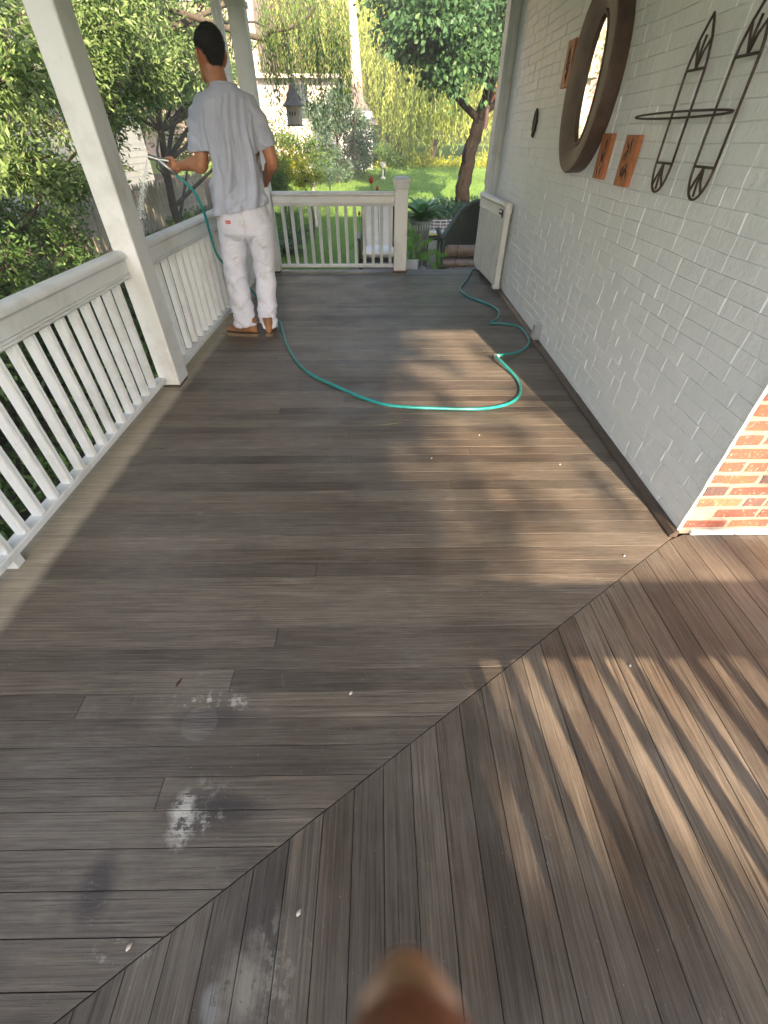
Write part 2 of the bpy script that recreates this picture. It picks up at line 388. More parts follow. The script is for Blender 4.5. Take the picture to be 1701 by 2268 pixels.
M['dirtbed'] = simple('shaded earth', (.05, .042, .028), .95, .5, 5, 1, 30, .04)
L = {}
L['olive'] = leafmat('olive shrub leaf', (.075, .14, .045), (.16, .25, .085), (.30, .38, .18), .35)
L['dark'] = leafmat('dark shrub leaf', (.045, .10, .03), (.09, .18, .05), (.16, .27, .08), .35)
L['willow'] = leafmat('weeping leaf', (.10, .16, .03), (.30, .37, .07), (.52, .54, .16), .45)
L['blue'] = leafmat('blue green leaf', (.045, .09, .055), (.085, .15, .09), (.13, .20, .13), .3)
L['maple'] = leafmat('maple leaf', (.030, .075, .032), (.055, .13, .05), (.10, .20, .06), .4)
L['yellowg'] = leafmat('yellow green leaf', (.12, .17, .02), (.28, .32, .03), (.52, .46, .03), .4)
L['mid'] = leafmat('mid green leaf', (.05, .11, .025), (.10, .18, .04), (.18, .26, .05), .4)
L['fern'] = leafmat('fern frond', (.12, .30, .04), (.20, .42, .06), (.30, .52, .10), .45)
L['hosta'] = leafmat('broad potted leaf', (.06, .16, .05), (.11, .24, .08), (.55, .66, .55), .25, .35)
L['redleaf'] = leafmat('red leaf', (.30, .05, .04), (.42, .09, .06), (.5, .14, .09), .4)
L['ivy'] = leafmat('ground cover leaf', (.025, .06, .025), (.05, .11, .045), (.09, .16, .08), .25)
L['grass'] = leafmat('grass blade', (.09, .19, .03), (.16, .29, .05), (.28, .40, .09), .4)
L['straw'] = leafmat('dry twig leaf', (.35, .20, .07), (.45, .28, .10), (.50, .33, .14), .35)

# ------------------------------------------------------------------ ground
def gz(x, y):
    return -.5 + max(0, min(y, 34)-9)*.055
def sheet(name, mat, xs, ys, zf, kind='structure'):
    nx, ny = len(xs), len(ys); v = [(x, y, zf(x, y)) for y in ys for x in xs]
    f = [(j*nx+i, j*nx+i+1, (j+1)*nx+i+1, (j+1)*nx+i) for j in range(ny-1) for i in range(nx-1)]
    me = bpy.data.meshes.new(name); me.from_pydata(v, [], f); me.materials.append(mat); me.shade_smooth()
    o = bpy.data.objects.new(name, me); COL.objects.link(o); o['kind'] = kind; return o
sheet('lawn', M['lawn'], [-500, -100, -40, -20, -10, -5, 0, 5, 10, 20, 40, 100, 500], [-500, -100, -30, -10, 0, 9]+list(range(10, 36))+[60, 120, 500], gz)
def patch(name, mat, poly, lift):
    """poly: outline (x, y); ground hugging sheet"""
    bm = bmesh.new(); vs = [bm.verts.new((x, y, 0)) for x, y in poly]; bm.faces.new(vs)
    for k in range(6, 34):
        bmesh.ops.bisect_plane(bm, geom=bm.verts[:]+bm.edges[:]+bm.faces[:], plane_co=(0, k, 0), plane_no=(0, 1, 0))
    for v in bm.verts: v.co.z = gz(v.co.x, v.co.y)+lift
    me = bpy.data.meshes.new(name); bm.to_mesh(me); bm.free(); me.materials.append(mat)
    if me.polygons[0].normal.z < 0: me.flip_normals()
    o = bpy.data.objects.new(name, me); COL.objects.link(o); o['kind'] = 'structure'; return o
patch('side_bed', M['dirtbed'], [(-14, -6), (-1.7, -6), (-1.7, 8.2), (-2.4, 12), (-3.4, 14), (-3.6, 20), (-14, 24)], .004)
patch('tree_bed', M['mulch'], [(.7, 10.5), (5, 10.2), (9, 12.2), (8, 15.4), (5, 15.2), (3.4, 15.6), (1.6, 14.6), (.9, 12.6)], .006)
patch('patio', M['patio'], [(.1, 6.8), (7, 6.8), (7, 10.3), (.2, 10.3), (-.6, 9.0), (-1.2, 6.8)], .010)

# ------------------------------------------------------------------ deck
XL, XC, YC, YF, YN = -1.70, 1.375, 1.415, 6.68, -.74
PW = .083
def mit(x): return .456+(x-.004)*.695
def mitx(y): return .004+(y-.456)/.695
def wallx(y): return XC+(y-YC)*.0187
deck = MB()
for c, d in ((((XL+1.5)/2, (YF+YN)/2, -.075), (1.5-XL, YF-YN-.02, .06)), ((3.0, .35, -.075), (3.0, 2.13, .06))): deck.box(c, d)
deck.box(((XL+1.42)/2, YF-.03, -.30), (1.40-XL, .03, .38)); deck.box((XL+.02, (YF+YN)/2-.03, -.30), (.03, YF-YN-.10, .38))
deck = deck.build('deck', M['darkgap']); deck['kind'] = 'structure'
G = .0010
def board(poly, ax):
    h = random.uniform(-.0006, .0006)
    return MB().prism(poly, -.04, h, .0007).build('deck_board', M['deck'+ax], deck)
k0 = math.floor((YN-.099)/PW); y = .099+k0*PW
while y < YF-.01:
    y0, y1 = y+G, min(y+PW, YF)-G
    def xr(yy): return wallx(yy)+.02 if yy >= YC-.004 else mitx(yy)-.0022
    if y1 <= YC or y0 >= YC-.004: poly = [(XL, y0), (xr(y0), y0), (xr(y1), y1), (XL, y1)]
    else: poly = [(XL, y0), (xr(y0), y0), (mitx(YC-.005)-.0022, YC-.004), (mitx(YC-.005)-.0022, y1), (XL, y1)]
    if poly[1][0] > XL+.05 or poly[2][0] > XL+.05:
        if poly[1][0] < XL+.02: poly[1] = (XL+.02, y0)
        if random.random() < .38 and poly[1][0] > -.2:
            xj = random.uniform(XL+.5, poly[1][0]-.35)
            board([poly[0], (xj-.0008, y0), (xj-.0008, y1), poly[-1]], 'x')
            board([(xj+.0008, y0)]+poly[1:-1]+[(xj+.0008, y1)], 'x')
        else: board(poly, 'x')
    y += PW
x = .004-PW*20
while x < 4.4:
    x0, x1 = x+G, x+PW-G
    t0, t1 = (min(mit(x0)-.0022, YC-.004) for x0 in (x0, x1))
    if t1 > YN+.03:
        t0 = max(t0, YN+.01)
        board([(x0, YN), (x1, YN), (x1, t1), (x0, t0)], 'y')
    x += PW

# ------------------------------------------------------------------ house walls
house = thing('brick_house', 'house beside the porch with a white painted brick side and a red brick front', 'house', (2.0, 2.0, 0))
dirw = Vector((.0187, 1, 0)).normalized(); nw = Vector((-1, .0187, 0)).normalized()
WL = 5.36; corner = Vector((XC, YC, 0))
def wfr(u, v, w_): return corner+dirw*u+Vector((0, 0, v))+nw*w_     # u along, v up, w outward
def wallp(y, z, out=0.0): return wfr(y-YC, z, out)
pw = MB(); pw.prism([(.004, .0), (WL, .0), (WL, 2.62), (.004, 2.62)][::-1], -.0045, -.013, 0, wfr)
pw = pw.build('painted_wall', M['pbrick'], house)
rw = MB(); rw.box((XC+.016+2.6, YC+.13, 1.31), (5.2, .25, 2.62)); rw = rw.build('red_brick_wall', M['mortar'], house)
upper = MB(); upper.box((5.2, 4.3, 2.95), (7.6, 5.6, .65)); upper.build('upper_storey', M['pbrick'], house)
rfm = MB().loft([[Vector((1.1, 1.1, 3.28)), Vector((9.4, 1.1, 3.28)), Vector((9.4, 7.4, 3.28)), Vector((1.1, 7.4, 3.28))], [Vector((3.2, 4.2, 4.1)), Vector((7.4, 4.2, 4.1)), Vector((7.4, 4.3, 4.1)), Vector((3.2, 4.3, 4.1))]]).build('roof', M['shingle'], house)
def area(ps):
    q = [proj(p) for p in ps]
    if any(v is None for v in q): return 0
    cx = sum(v[0] for v in q)/4; cy = sum(v[1] for v in q)/4
    if not (-40 < cx < 1740 and -40 < cy < 2300): return 0
    return abs(sum(q[i][0]*q[(i+1) % 4][1]-q[(i+1) % 4][0]*q[i][1] for i in range(4)))/2
def bricks(fr, U, V, pitch, jw, jh, mat, parent, nmax, proud, ch, z0, painted=False):
    items = []; row = 0; v = z0
    while v < V-.02:
        u = -random.uniform(0, .0) if row % 2 == 0 else 0; first = True
        while u < U-.03:
            ln = random.choice((.20, .20, .20, .10)) if not first else ((.20, .105)[row % 2]); first = False
            ln = min(ln, U-u)
            jj = jw*random.choice((.25, .6, 1, 1.3)) if painted else jw; items.append((u+(jj/2 if u > 0 else .001), u+ln-jj/2, v+jh/2, v+pitch-jh/2)); u += ln
        v += pitch; row += 1
    sc = sorted(items, key=lambda b: -area([fr(b[0], b[2], 0), fr(b[1], b[2], 0), fr(b[1], b[3], 0), fr(b[0], b[3], 0)]))
    rest = MB()
    for i, (a, b, c, d) in enumerate(sc):
        j = lambda s=.003: random.uniform(-s, s)
        if b-a < .03: continue
        if painted:
            wv_ = lambda u, v: v+.0035*math.sin(u*4.3+v*9)+.002*math.sin(u*11+v*23)
            poly = [(a+j(), wv_(a, c)), (b+j(), wv_(b, c)), (b+j(), wv_(b, d)), (a+j(), wv_(a, d))]
        else:
            mu, mv = (a+b)/2, (c+d)/2
            poly = [(a+j(.004), c+j(.003)), (mu+j(.02), c+j(.003)), (b+j(.004), c+j(.003)), (b+j(.004), mv), (b+j(.004), d+j(.003)), (mu+j(.02), d+j(.003)), (a+j(.004), d+j(.003)), (a+j(.004), mv)]
        pr = proud+random.uniform(-.0022, .0022); tgt = MB() if i < nmax else rest
        f2 = (lambda u, v, w_: fr(u, v, w_)) 
        tgt.prism(poly, -.012, pr, ch, f2)
        if i < nmax:
            cen = fr((a+b)/2, (c+d)/2, 0); tgt.v = [Vector(p)-cen for p in tgt.v]
            o = tgt.build('brick', mat, parent, local=True); o.location = cen-wloc(parent)
    o = rest.build('brick_course', mat, parent); o['kind'] = 'stuff'
bricks(lambda u, v, w_: wfr(u, v, w_), WL, 2.6, .0655, .0085, .0014, M['pbrick'], pw, 210, .0008, .0020, .0, True)
bricks(lambda u, v, w_: Vector((XC+.019+u, YC+.006-w_, v)), 4.4, 2.6, .0635, .013, .016, M['rbrick'], rw, 80, .003, .003, .03)
ft = MB()
for k in range(14): ft.box((XC+.07+k*.21+.10, YC-.001, .0145), (.205, .022, .026), ch=.004)
ft.build('painted_footing', M['white'], rw)
ep = []
for k in range(60):
    z = k*.044; ep.append(Vector((XC+.002+random.uniform(-.002, .003), YC-.001+random.uniform(-.002, .001), z)))
MB().tube(ep, [random.uniform(.005, .009) for _ in ep], 6).build('paint_edge', M['pbrick'], rw)
# dark timber strip at the foot of the painted wall
MB().prism([(0, 0), (.036, 0), (.036, .012), (.022, .030), (.0, .034)], 0.0, WL, 0, lambda u, v, w_: wfr(w_-.02, v+.0005, u+.001)).build('base_trim', M['trimwood'], house)
# white corner board at the far end
MB().box(wallp(6.70, 1.31, .03), (.17, .20, 2.60), ch=.006).box(wallp(6.60, 1.31, .045), (.05, .05, 2.6), ch=.004).build('corner_board', M['white'], house)

# porch roof
rf = thing('porch_roof', 'white boarded porch roof over the deck held by the square posts', 'roof', (0, 3, 2.6))
MB().box((-.32, 3.05, 2.80), (3.4, 8.0, .06)).box((4.0, .2, 2.80), (5.24, 2.5, .06)).build('ceiling', M['white'], rf)
MB().box((-.32, 3.05, 3.0), (3.5, 8.2, .04)).box((4.1, .15, 3.0), (5.3, 2.6, .04)).build('roof_covering', M['shingle'], rf)
MB().box((-1.58, 3.0, 2.60), (.16, 7.4, .32)).box((2.3, -.66, 2.60), (7.9, .14, .32)).box((-.3, 6.62, 2.60), (2.7, .14, .32)).build('beam', M['white'], rf)

# ------------------------------------------------------------------ posts
def post(x, y, wx, wy, label, z0=0, z1=2.44):
    t = thing('porch_post', label, 'post', (x, y, 0), 'white porch posts')
    MB().box((x, y, (z0+z1)/2+.01), (wx, wy, z1-z0-.02), ch=.006).build('shaft', M['white'], t)
    MB().box((x, y, .006), (wx-.02, wy-.02, .012)).build('base', M['trimwood'], t)
    MB().box((x, y, 2.38), (wx+.03, wy+.03, .05), ch=.008).build('capital', M['white'], t)
post(-1.528, 3.08, .14, .185, 'wide white square post nearest the camera between the two left railings')
post(-1.395, 6.56, .165, .16, 'white square corner post behind the man\'s right shoulder')
post(2.75, -.66, .19, .16, 'white square post on the front edge of the porch')
post(-1.56, -.64, .16, .16, 'white square post at the near outer corner of the porch')
ds = thing('downspout', 'narrow white ribbed downspout just left of the rear corner post', 'downspout', (-1.62, 6.62, 0))
dm = MB()
dm.loft([[Vector((-1.625+a, 6.66+b, z)) for a, b in ((-.045, -.03), (-.02, -.03), (-.015, -.022), (.015, -.022), (.02, -.03), (.045, -.03), (.045, .03), (-.045, .03))] for z in (-.45, 2.7)])
dm.build('pipe', M['white'], ds)
for z in (.3, 1.9): MB().box((-1.625, 6.66, z), (.10, .07, .02), ch=.003).build('strap', M['white'], ds)

# ------------------------------------------------------------------ railings
def prof_rail(mb, A, B, side, z=.88):
    """top rail assembly from A to B; side = vector towards the porch inside"""
    A, B, s = Vector(A), Vector(B), Vector(side)
    cap = []
    for k in range(9):
        a = PI*k/8; cap.append((.050*math.cos(a), z-.030+.030*math.sin(a)))
    P = cap+[(-.050, z-.038), (-.030, z-.043), (-.030, z-.150)]
    for k in range(4): P += [(-.012, z-.150)] if k == 0 else []
    P += [(.030, z-.150), (.036, z-.143), (.030, z-.136), (.036, z-.129), (.030, z-.122), (.036, z-.115), (.033, z-.108), (.033, z-.052), (.040, z-.043), (.050, z-.038)]
    mb.loft([[C+s*u+Vector((0, 0, v)) for u, v in P] for C in (A, B)])
bal_cache = {}
def baluster_mesh(h):
    k = round(h, 3)
    if k in bal_cache: return bal_cache[k]
    # square stock with reeded inner/outer faces, rounded edges along the other faces
    P = []
    hw, hd = .0235, .0195
    for (sx, a0) in ((1, 0),):
        P += [(hw, -hd+.006), (hw-.004, -hd+.010), (hw, -hd+.014), (hw-.004, -hd+.018), (hw, -.001), (hw-.004, .003), (hw, .007), (hw-.004, .011), (hw, hd-.006)]
    P += [(hw-.006, hd), (-hw+.006, hd), (-hw, hd-.006), (-hw, -hd+.006), (-hw+.006, -hd), (hw-.006, -hd)]
    m = MB().loft([[Vector((u, v, z)) for u, v in P] for z in (0, h)])
    me = bpy.data.meshes.new('baluster'); me.from_pydata(m.v, [], m.f); me.materials.append(M['white']); bal_cache[k] = me
    return me
def railing(A, B, side, label, pos, blocks=(), group='white porch railings'):
    A, B, s = Vector(A), Vector(B), Vector(side).normalized(); d = (B-A).normalized(); Ln = (B-A).length
    t = thing('porch_railing', label, 'railing', A, group)
    m = MB(); prof_rail(m, A, B, s); m.build('top_rail', M['white'], t, smooth=32)
    ang = math.atan2(s.y, s.x)
    R = Matrix.Rotation(ang, 3, 'Z')
    mid = (A+B)/2; MB().box(mid+Vector((0, 0, .068)), (.070, Ln-.004, .034), R, ch=.005).build('bottom_rail', M['white'], t)
    me = baluster_mesh(.652)
    for q in pos: inst(me, 'baluster', t, A+d*q+Vector((0, 0, .083)), (0, 0, ang))
    for q in blocks: MB().box(A+d*q+Vector((0, 0, .024)), (.052, .05, .048), R, ch=.003).build('support_block', M['white'], t)
    return t
xa = -1.575
A1 = Vector((-1.585, -.50, 0)); B1 = Vector((-1.572, 2.983, 0)); d1 = .1206
railing(A1, B1, (1, 0, 0), 'white railing in the left foreground between the camera and the wide post', [2.249+.5-.025+d1*k for k in range(-22, 6) if .1 < 2.249+.5-.025+d1*k < 3.42], (1.76, .3))
A2 = Vector((-1.57, 3.178, 0)); B2 = Vector((-1.50, 6.478, 0))
railing(A2, B2, (1, 0, 0), 'white railing running behind the man from the wide post to the rear corner', [.11+.1405*k for k in range(23) if .11+.1405*k < 3.25], (1.6,))
A3 = Vector((-1.306, 6.58, 0)); B3 = Vector((.21, 6.58, 0))
railing(A3, B3, (0, -1, 0), 'short white railing across the rear of the porch between corner post and capped newel', [.105+.1135*k for k in range(13)])
A4 = Vector((-1.476, -.66, 0)); B4 = Vector((2.65, -.66, 0))
railing(A4, B4, (0, 1, 0), 'white railing along the near side of the porch behind the camera', [.734+1.476-.0555+.111*k for k in range(-18, 17) if .08 < .734+1.476-.0555+.111*k < 4.05], (2.0,))
nl = thing('newel_post', 'short white newel post with a flat moulded cap beside the porch step', 'post', (.293, 6.58, 0))
MB().box((.293, 6.58, .475), (.165, .165, .91), ch=.005).build('shaft', M['white'], nl)
MB().box((.293, 6.58, .011), (.178, .178, .02), ch=.003).build('base', simple('red brown base block', (.12, .05, .035), .6), nl)
MB().loft([[Vector((.293+a*s_, 6.58+b*s_, z)) for a, b in ((-1, -1), (1, -1), (1, 1), (-1, 1))] for s_, z in ((.087, .90), (.092, .925), (.098, .965), (.104, .972), (.104, 1.0), (.07, 1.022), (.02, 1.028))]).build('cap', M['white'], nl)

# gate folded back against the painted wall
gt = thing('porch_gate', 'cream wooden gate folded back flat against the white brick wall', 'gate', (1.36, 6.1, 0))
gA, gB = Vector((1.395, 5.50, 0)), Vector((1.345, 6.72, 0)); gd = (gB-gA).normalized(); gn = Vector((-gd.y, gd.x, 0)); gR = Matrix.Rotation(math.atan2(gd.y, gd.x), 3, 'Z')
gL = (gB-gA).length
m = MB(); prof_rail(m, gA+gd*.06+Vector((0, 0, .0)), gB, gn, .865); m.build('top_rail', M['white2'], gt, smooth=32)
MB().box((gA+gB)/2+Vector((0, 0, .075)), (gL-.04, .040, .05), gR, ch=.004).build('bottom_rail', M['white2'], gt)
me = None
nsl = 11
for k in range(nsl):
    c = gA+gd*(.10+k*(gL-.14)/(nsl-1))+gn*.018+Vector((0, 0, .405)); 
    if me is None:
        o = MB().box((0, 0, 0), (.070, .022, .62), ch=.004).build('slat', M['white2'], gt, local=True); me = o.data; o.location = c-wloc(gt); o.rotation_euler = (0, 0, math.atan2(gd.y, gd.x))
    else: inst(me, 'slat', gt, c, (0, 0, math.atan2(gd.y, gd.x)))
MB().box(gA+gd*.03+gn*.01+Vector((0, 0, .44)), (.062, .062, .80), gR, ch=.005).box(gA+gd*.03+gn*.01+Vector((0, 0, .055)), (.078, .078, .035), gR, ch=.006).build('stile', M['white2'], gt)
lt = MB(); lp = gA+gd*.085+gn*.045+Vector((0, 0, .76)); lt.box(lp, (.028, .012, .07), gR, ch=.002); lt.box(lp+gd*.03+gn*.012, (.09, .016, .018), gR, ch=.003); lt.tube([lp+Vector((0, 0, .03)), lp+gn*.03+Vector((0, 0, .045)), lp+gn*.03+gd*.04+Vector((0, 0, .03))], .005, 6)
lt.build('latch', M['blackplastic'], gt)
pm = MB(); lp2 = gA+gd*.01+gn*.0+Vector((0, 0, .80)); pm.tube([lp2+Vector((0, 0, -.03)), lp2+Vector((0, 0, .055))], .034, 14); pm.build('stile_knob', M['white2'], gt, smooth=30)

# ------------------------------------------------------------------ wall things
mi = thing('oval_mirror', 'large oval mirror in a deep dark wooden frame on the white brick wall', 'mirror', wallp(3.83, 1.65))
def wring(ry_, rz_, w_, n=64, cy=3.83, cz=1.65): return [wallp(cy+ry_*math.cos(2*PI*k/n), cz+rz_*math.sin(2*PI*k/n), w_) for k in range(n)]
mm = MB(); mm.loft([wring(a, b, o_) for a, b, o_ in ((.360, .444, .003), (.366, .450, .02), (.368, .452, .092), (.362, .446, .100), (.352, .436, .101), (.160, .312, .064), (.152, .302, .070), (.142, .290, .070), (.134, .282, .060), (.130, .276, .050))], caps=False); mm.build('frame', M['mirrorwood'], mi, smooth=25)
gl = MB(); gl.add(wring(.134, .280, .054), [tuple(range(64))]); gl.build('glass', M['mirror'], mi)
def plaque(y, z, wd, ht, label, seed, mat='redwood'):
    t = thing('wooden_plaque', label, 'plaque', wallp(y, z), 'small wooden plaques on the wall')
    R = Matrix((dirw, nw, Vector((0, 0, 1)))).transposed()
    MB().box(wallp(y, z, .016), (wd, .026, ht), R, ch=.003).build('board', M[mat], t)
    r = random.Random(seed); dm = MB()
    for k in range(9):
        u, v = r.uniform(-.25, .25)*wd, r.uniform(-.34, .34)*ht; a = r.uniform(.9, 2.2); l = r.uniform(.02, .045)
        pts = [wallp(y+u+math.cos(a)*l*s_+.006*math.sin(3*s_), z+v+math.sin(a)*l*s_, .0295) for s_ in (-1, -.3, .3, 1)]
        dm.tube(pts, [.001, .004, .005, .001], 5)
    dm.build('burnt_drawing', M['char'], t)
plaque(3.41, 1.30, .15, .215, 'left of two small orange cedar plaques below the mirror', 1)
plaque(3.05, 1.29, .16, .22, 'right of two small orange cedar plaques nearer the wire wall art', 5)
plaque(4.52, 1.79, .16, .25, 'reddish wooden plaque half hidden behind the mirror frame', 9)
lf = thing('leaf_ornament', 'small dark bronze leaf shaped ornament on the white wall left of the mirror', 'wall ornament', wallp(5.25, 1.48))
o_ = [(0, -.10), (.03, -.06), (.055, -.045), (.05, -.01), (.068, .0), (.05, .035), (.045, .07), (.015, .085), (0, .10), (-.02, .08), (-.045, .075), (-.05, .03), (-.068, .01), (-.05, -.02), (-.055, -.05), (-.03, -.065)]
MB().prism([(5.25-YC+a, 1.48+b) for a, b in o_], .002, .02, .006, wfr).build('leaf_plate', M['bronze'], lf)
MB().tube([wallp(5.25, 1.39, .023), wallp(5.25, 1.56, .023)], .003, 6).build('midrib', M['bronze'], lf)
wa = thing('wire_wall_art', 'rusty wire wall art of two tall pointed loops joined by one long horizontal loop', 'wall art', wallp(2.5, 1.47))
def wloop(cy, hw, zb, zt, r=.0052):
    m = MB(); out = .035; P = []
    for k in range(13):
        a = -PI+PI*k/12; P.append((cy+hw*math.cos(a), zb+.11+.11*math.sin(a)))
    P += [(cy+hw, zt-.16), (cy+hw*.92, zt-.12), (cy+hw*.62, zt-.06), (cy+hw*.25, zt-.015), (cy, zt+.01), (cy-hw*.25, zt-.015), (cy-hw*.62, zt-.06), (cy-hw*.92, zt-.12), (cy-hw, zt-.16), P[0]]
    m.tube([wallp(a, b, out) for a, b in P], r, 8)
    m.build('pointed_loop', M['iron'], wa, smooth=True)
    s = MB()
    for zb1, sg in ((zb+.11, -1), (zt-.15, 1)):
        s = MB(); s.tube([wallp(cy-hw, zb1, out), wallp(cy+hw, zb1, out)], r, 6).build('crossbar', M['iron'], wa, smooth=True)
        for q in (-.6, 0, .6): s = MB().tube([wallp(cy, zb1, out), wallp(cy+q*hw*.5, zb1+sg*.05, out+.004), wallp(cy+q*hw, zb1+sg*(.10 if q == 0 else .085), out)], r*.9, 6); s.build('spoke', M['iron'], wa, smooth=True)
wloop(2.605, .075, 1.19, 1.76); wloop(2.262, .075, 1.19, 1.77)
P = []
for k in range(33):
    a = 2*PI*k/32; P.append(wallp(2.61+.425*math.cos(a), 1.468+.010*math.sin(a), .05+.012*math.sin(a)))
MB().tube(P, .0042, 8).build('cross_loop', M['iron'], wa, smooth=True)
ob = thing('outlet_box', 'small grey metal outlet box low on the white wall beside the hose', 'outlet box', wallp(3.86, .08))
R = Matrix((dirw, nw, Vector((0, 0, 1)))).transposed()
MB().box(wallp(3.86, .105, .028), (.085, .056, .13), R, ch=.004).build('housing', M['steel'], ob)
MB().box(wallp(3.86, .105, .059), (.070, .006, .112), R, ch=.002).build('cover', simple('clear grey cover', (.45, .48, .48), .2), ob)

# ------------------------------------------------------------------ hose
HP = [(1.36, 6.66, -.05), (1.300, 6.583, .012), (1.10, 5.95, .012), (.985, 5.62, .012), (1.03, 5.28, .012), (1.20, 5.00, .012), (1.265, 4.77, .012), (1.20, 4.52, .012), (1.10, 4.375, .013), (1.194, 4.365, .012), (1.335, 4.29, .012), (1.372, 4.107, .012), (1.34, 3.84, .012), (1.21, 3.64, .013), (1.04, 3.52, .03), (.955, 3.44, .052), (.995, 3.29, .035), (1.045, 3.08, .013), (1.012, 2.855, .012), (.896, 2.697, .012), (.69, 2.622, .012), (.379, 2.633, .012), (.097, 2.67, .012), (-.094, 2.774, .012), (-.338, 2.998, .012), (-.533, 3.196, .012), (-.676, 3.451, .012), (-.808, 3.812, .012), (-.895, 4.12, .012), (-.96, 4.32, .05), (-1.085, 4.42, .125), (-1.183, 4.47, .25), (-1.272, 4.5, .347), (-1.379, 4.45, .487), (-1.437, 4.40, .594), (-1.439, 4.35, .771), (-1.433, 4.30, .92), (-1.450, 4.25, 1.045), (-1.50, 4.22, 1.120), (-1.555, 4.222, 1.165)]
ho = MB().tube(cat_rom(HP, 7), .0108, 12).build('garden_hose', M['hose'], None, smooth=True)
tag(ho, 'teal garden hose snaking over the deck from the gate to the man\'s hand', 'hose')
MB().tube([(.945, 3.455, .052), (.975, 3.42, .052)], .0125, 12).build('repair_sleeve', simple('pale tape', (.55, .5, .45), .7), ho, smooth=True)

# ------------------------------------------------------------------ litter on the deck
def litter(name, mat, label, cat, pts, r, n=6, flat=.4):
    o = MB().tube(pts, r, n, flat=flat).build(name, mat, None, smooth=True); tag(o, label, cat)
litter('straw_stalk', M['straw'], 'thin dry straw lying on the boards below the hose', 'straw', [(-.03, 2.425, .003), (.06, 2.435, .004), (.16, 2.465, .003)], [.001, .002, .001])
litter('dry_leaf', M['char'], 'small curled dark leaf on the boards above the round stain', 'leaf', [(-.693, .70, .003), (-.688, .712, .008), (-.682, .73, .004)], [.002, .006, .002])
for i, (px_, y_, lab) in enumerate((((-.102), .672, 'single pale petal on the boards near the mitre joint'), (-.583, .083, 'pale petal at the lower left beside a paint flake'), (-.202, .136, 'pinkish petal on the lengthwise boards at the lower centre'), (.874, .76, 'pale petal between the sun stripes at the right'), (.30, 2.05, 'tiny pale petal right of the straw stalk'), (.62, 2.30, 'tiny pale petal below the hose curve'), (1.02, 1.98, 'pale scrap of petal near the dark wall trim'), (1.08, 1.28, 'tiny pale petal near the brick corner'))):
    r_ = .004 if i > 2 else .0055
    litter('petal', M['petal'], lab, 'petal', [(px_-.004, y_-.006, .003), (px_, y_, .005), (px_+.004, y_+.007, .003)], [r_*.4, r_, r_*.3])

# ------------------------------------------------------------------ remeshing helper for organic bodies
def remesh(mb, voxel, smooth_it=4, name='body'):
    me = bpy.data.meshes.new(name); me.from_pydata([Vector(v) for v in mb.v], [], mb.f)
    bm = bmesh.new(); bm.from_mesh(me); bmesh.ops.recalc_face_normals(bm, faces=bm.faces); bm.to_mesh(me); bm.free()
    o = bpy.data.objects.new(name, me); COL.objects.link(o)
    r = o.modifiers.new('r', 'REMESH'); r.mode = 'VOXEL'; r.voxel_size = voxel; r.use_smooth_shade = True
    s = o.modifiers.new('s', 'SMOOTH'); s.iterations = smooth_it; s.factor = .5
    dg = bpy.context.evaluated_depsgraph_get(); ev = o.evaluated_get(dg)
    out = bpy.data.meshes.new_from_object(ev); bpy.data.objects.remove(o); out.name = name
    return out
def link_mesh(me, name, mat, parent):
    off = wloc(parent); n = len(me.vertices); co = np.empty(n*3); me.vertices.foreach_get('co', co)
    co = (co.reshape(-1, 3)-np.array(off)).ravel(); me.vertices.foreach_set('co', co)
    me.materials.clear(); me.materials.append(mat); me.polygons.foreach_set('use_smooth', [True]*len(me.polygons)); me.update()
    o = bpy.data.objects.new(name, me); COL.objects.link(o); o.parent = parent; return o
def displace(me, fn):
    n = len(me.vertices); co = np.empty(n*3); no = np.empty(n*3); me.vertices.foreach_get('co', co); me.vertices.foreach_get('normal', no)
    co = co.reshape(-1, 3); no = no.reshape(-1, 3); co = co+no*fn(co, no)[:, None]; me.vertices.foreach_set('co', co.ravel()); me.update()
def oval(c, rx, ry, axx, axy, n=24, sq=1.0):
    c = Vector(c); a, b = Vector(axx), Vector(axy)
    R = []
    for k in range(n):
        t_ = 2*PI*k/n; cc, ss = math.cos(t_), math.sin(t_)
        R.append(c+a*rx*math.copysign(abs(cc)**sq, cc)+b*ry*math.copysign(abs(ss)**sq, ss))
    return R
def limb(mb, pts, r, n=16, flat=1.0, sub=5, ref=None):
    P = cat_rom(pts, sub); rr = []
    for i in range(len(P)):
        f = i/sub; k = min(int(f), len(r)-2); u = f-k; u = u*u*(3-2*u); rr.append(r[k]*(1-u)+r[k+1]*u)
    c0, c1 = P[0], P[-1]; t0 = (P[0]-P[1]).normalized(); t1 = (P[-1]-P[-2]).normalized()
    P = [c0+t0*rr[0]*.75, c0+t0*rr[0]*.45]+P+[c1+t1*rr[-1]*.45, c1+t1*rr[-1]*.75]; rr = [rr[0]*.35, rr[0]*.8]+rr+[rr[-1]*.8, rr[-1]*.35]
    mb.tube(P, rr, n, flat=flat, ref=ref)

# ------------------------------------------------------------------ the man
man = thing('person', 'man with his back turned, grey T-shirt, white work trousers, tan boots, spraying a garden hose', 'person', (-1.10, 4.12, 0))
Fw = Vector((-.30, .954, 0)).normalized(); Rt = Vector((Fw.y, -Fw.x, 0)); UP = Vector((0, 0, 1))
pel = Vector((-1.075, 4.15, .95))
def ring(c, rx, ry, tilt=0.0, sq=.85, n=28, f=Fw, r_=Rt): return oval(c, rx, ry, r_, f, n, sq)
Cz = lambda z, dx=0, dy=0: Vector((-1.073+dx+(z-1.0)*.03, 4.15+dy, z))
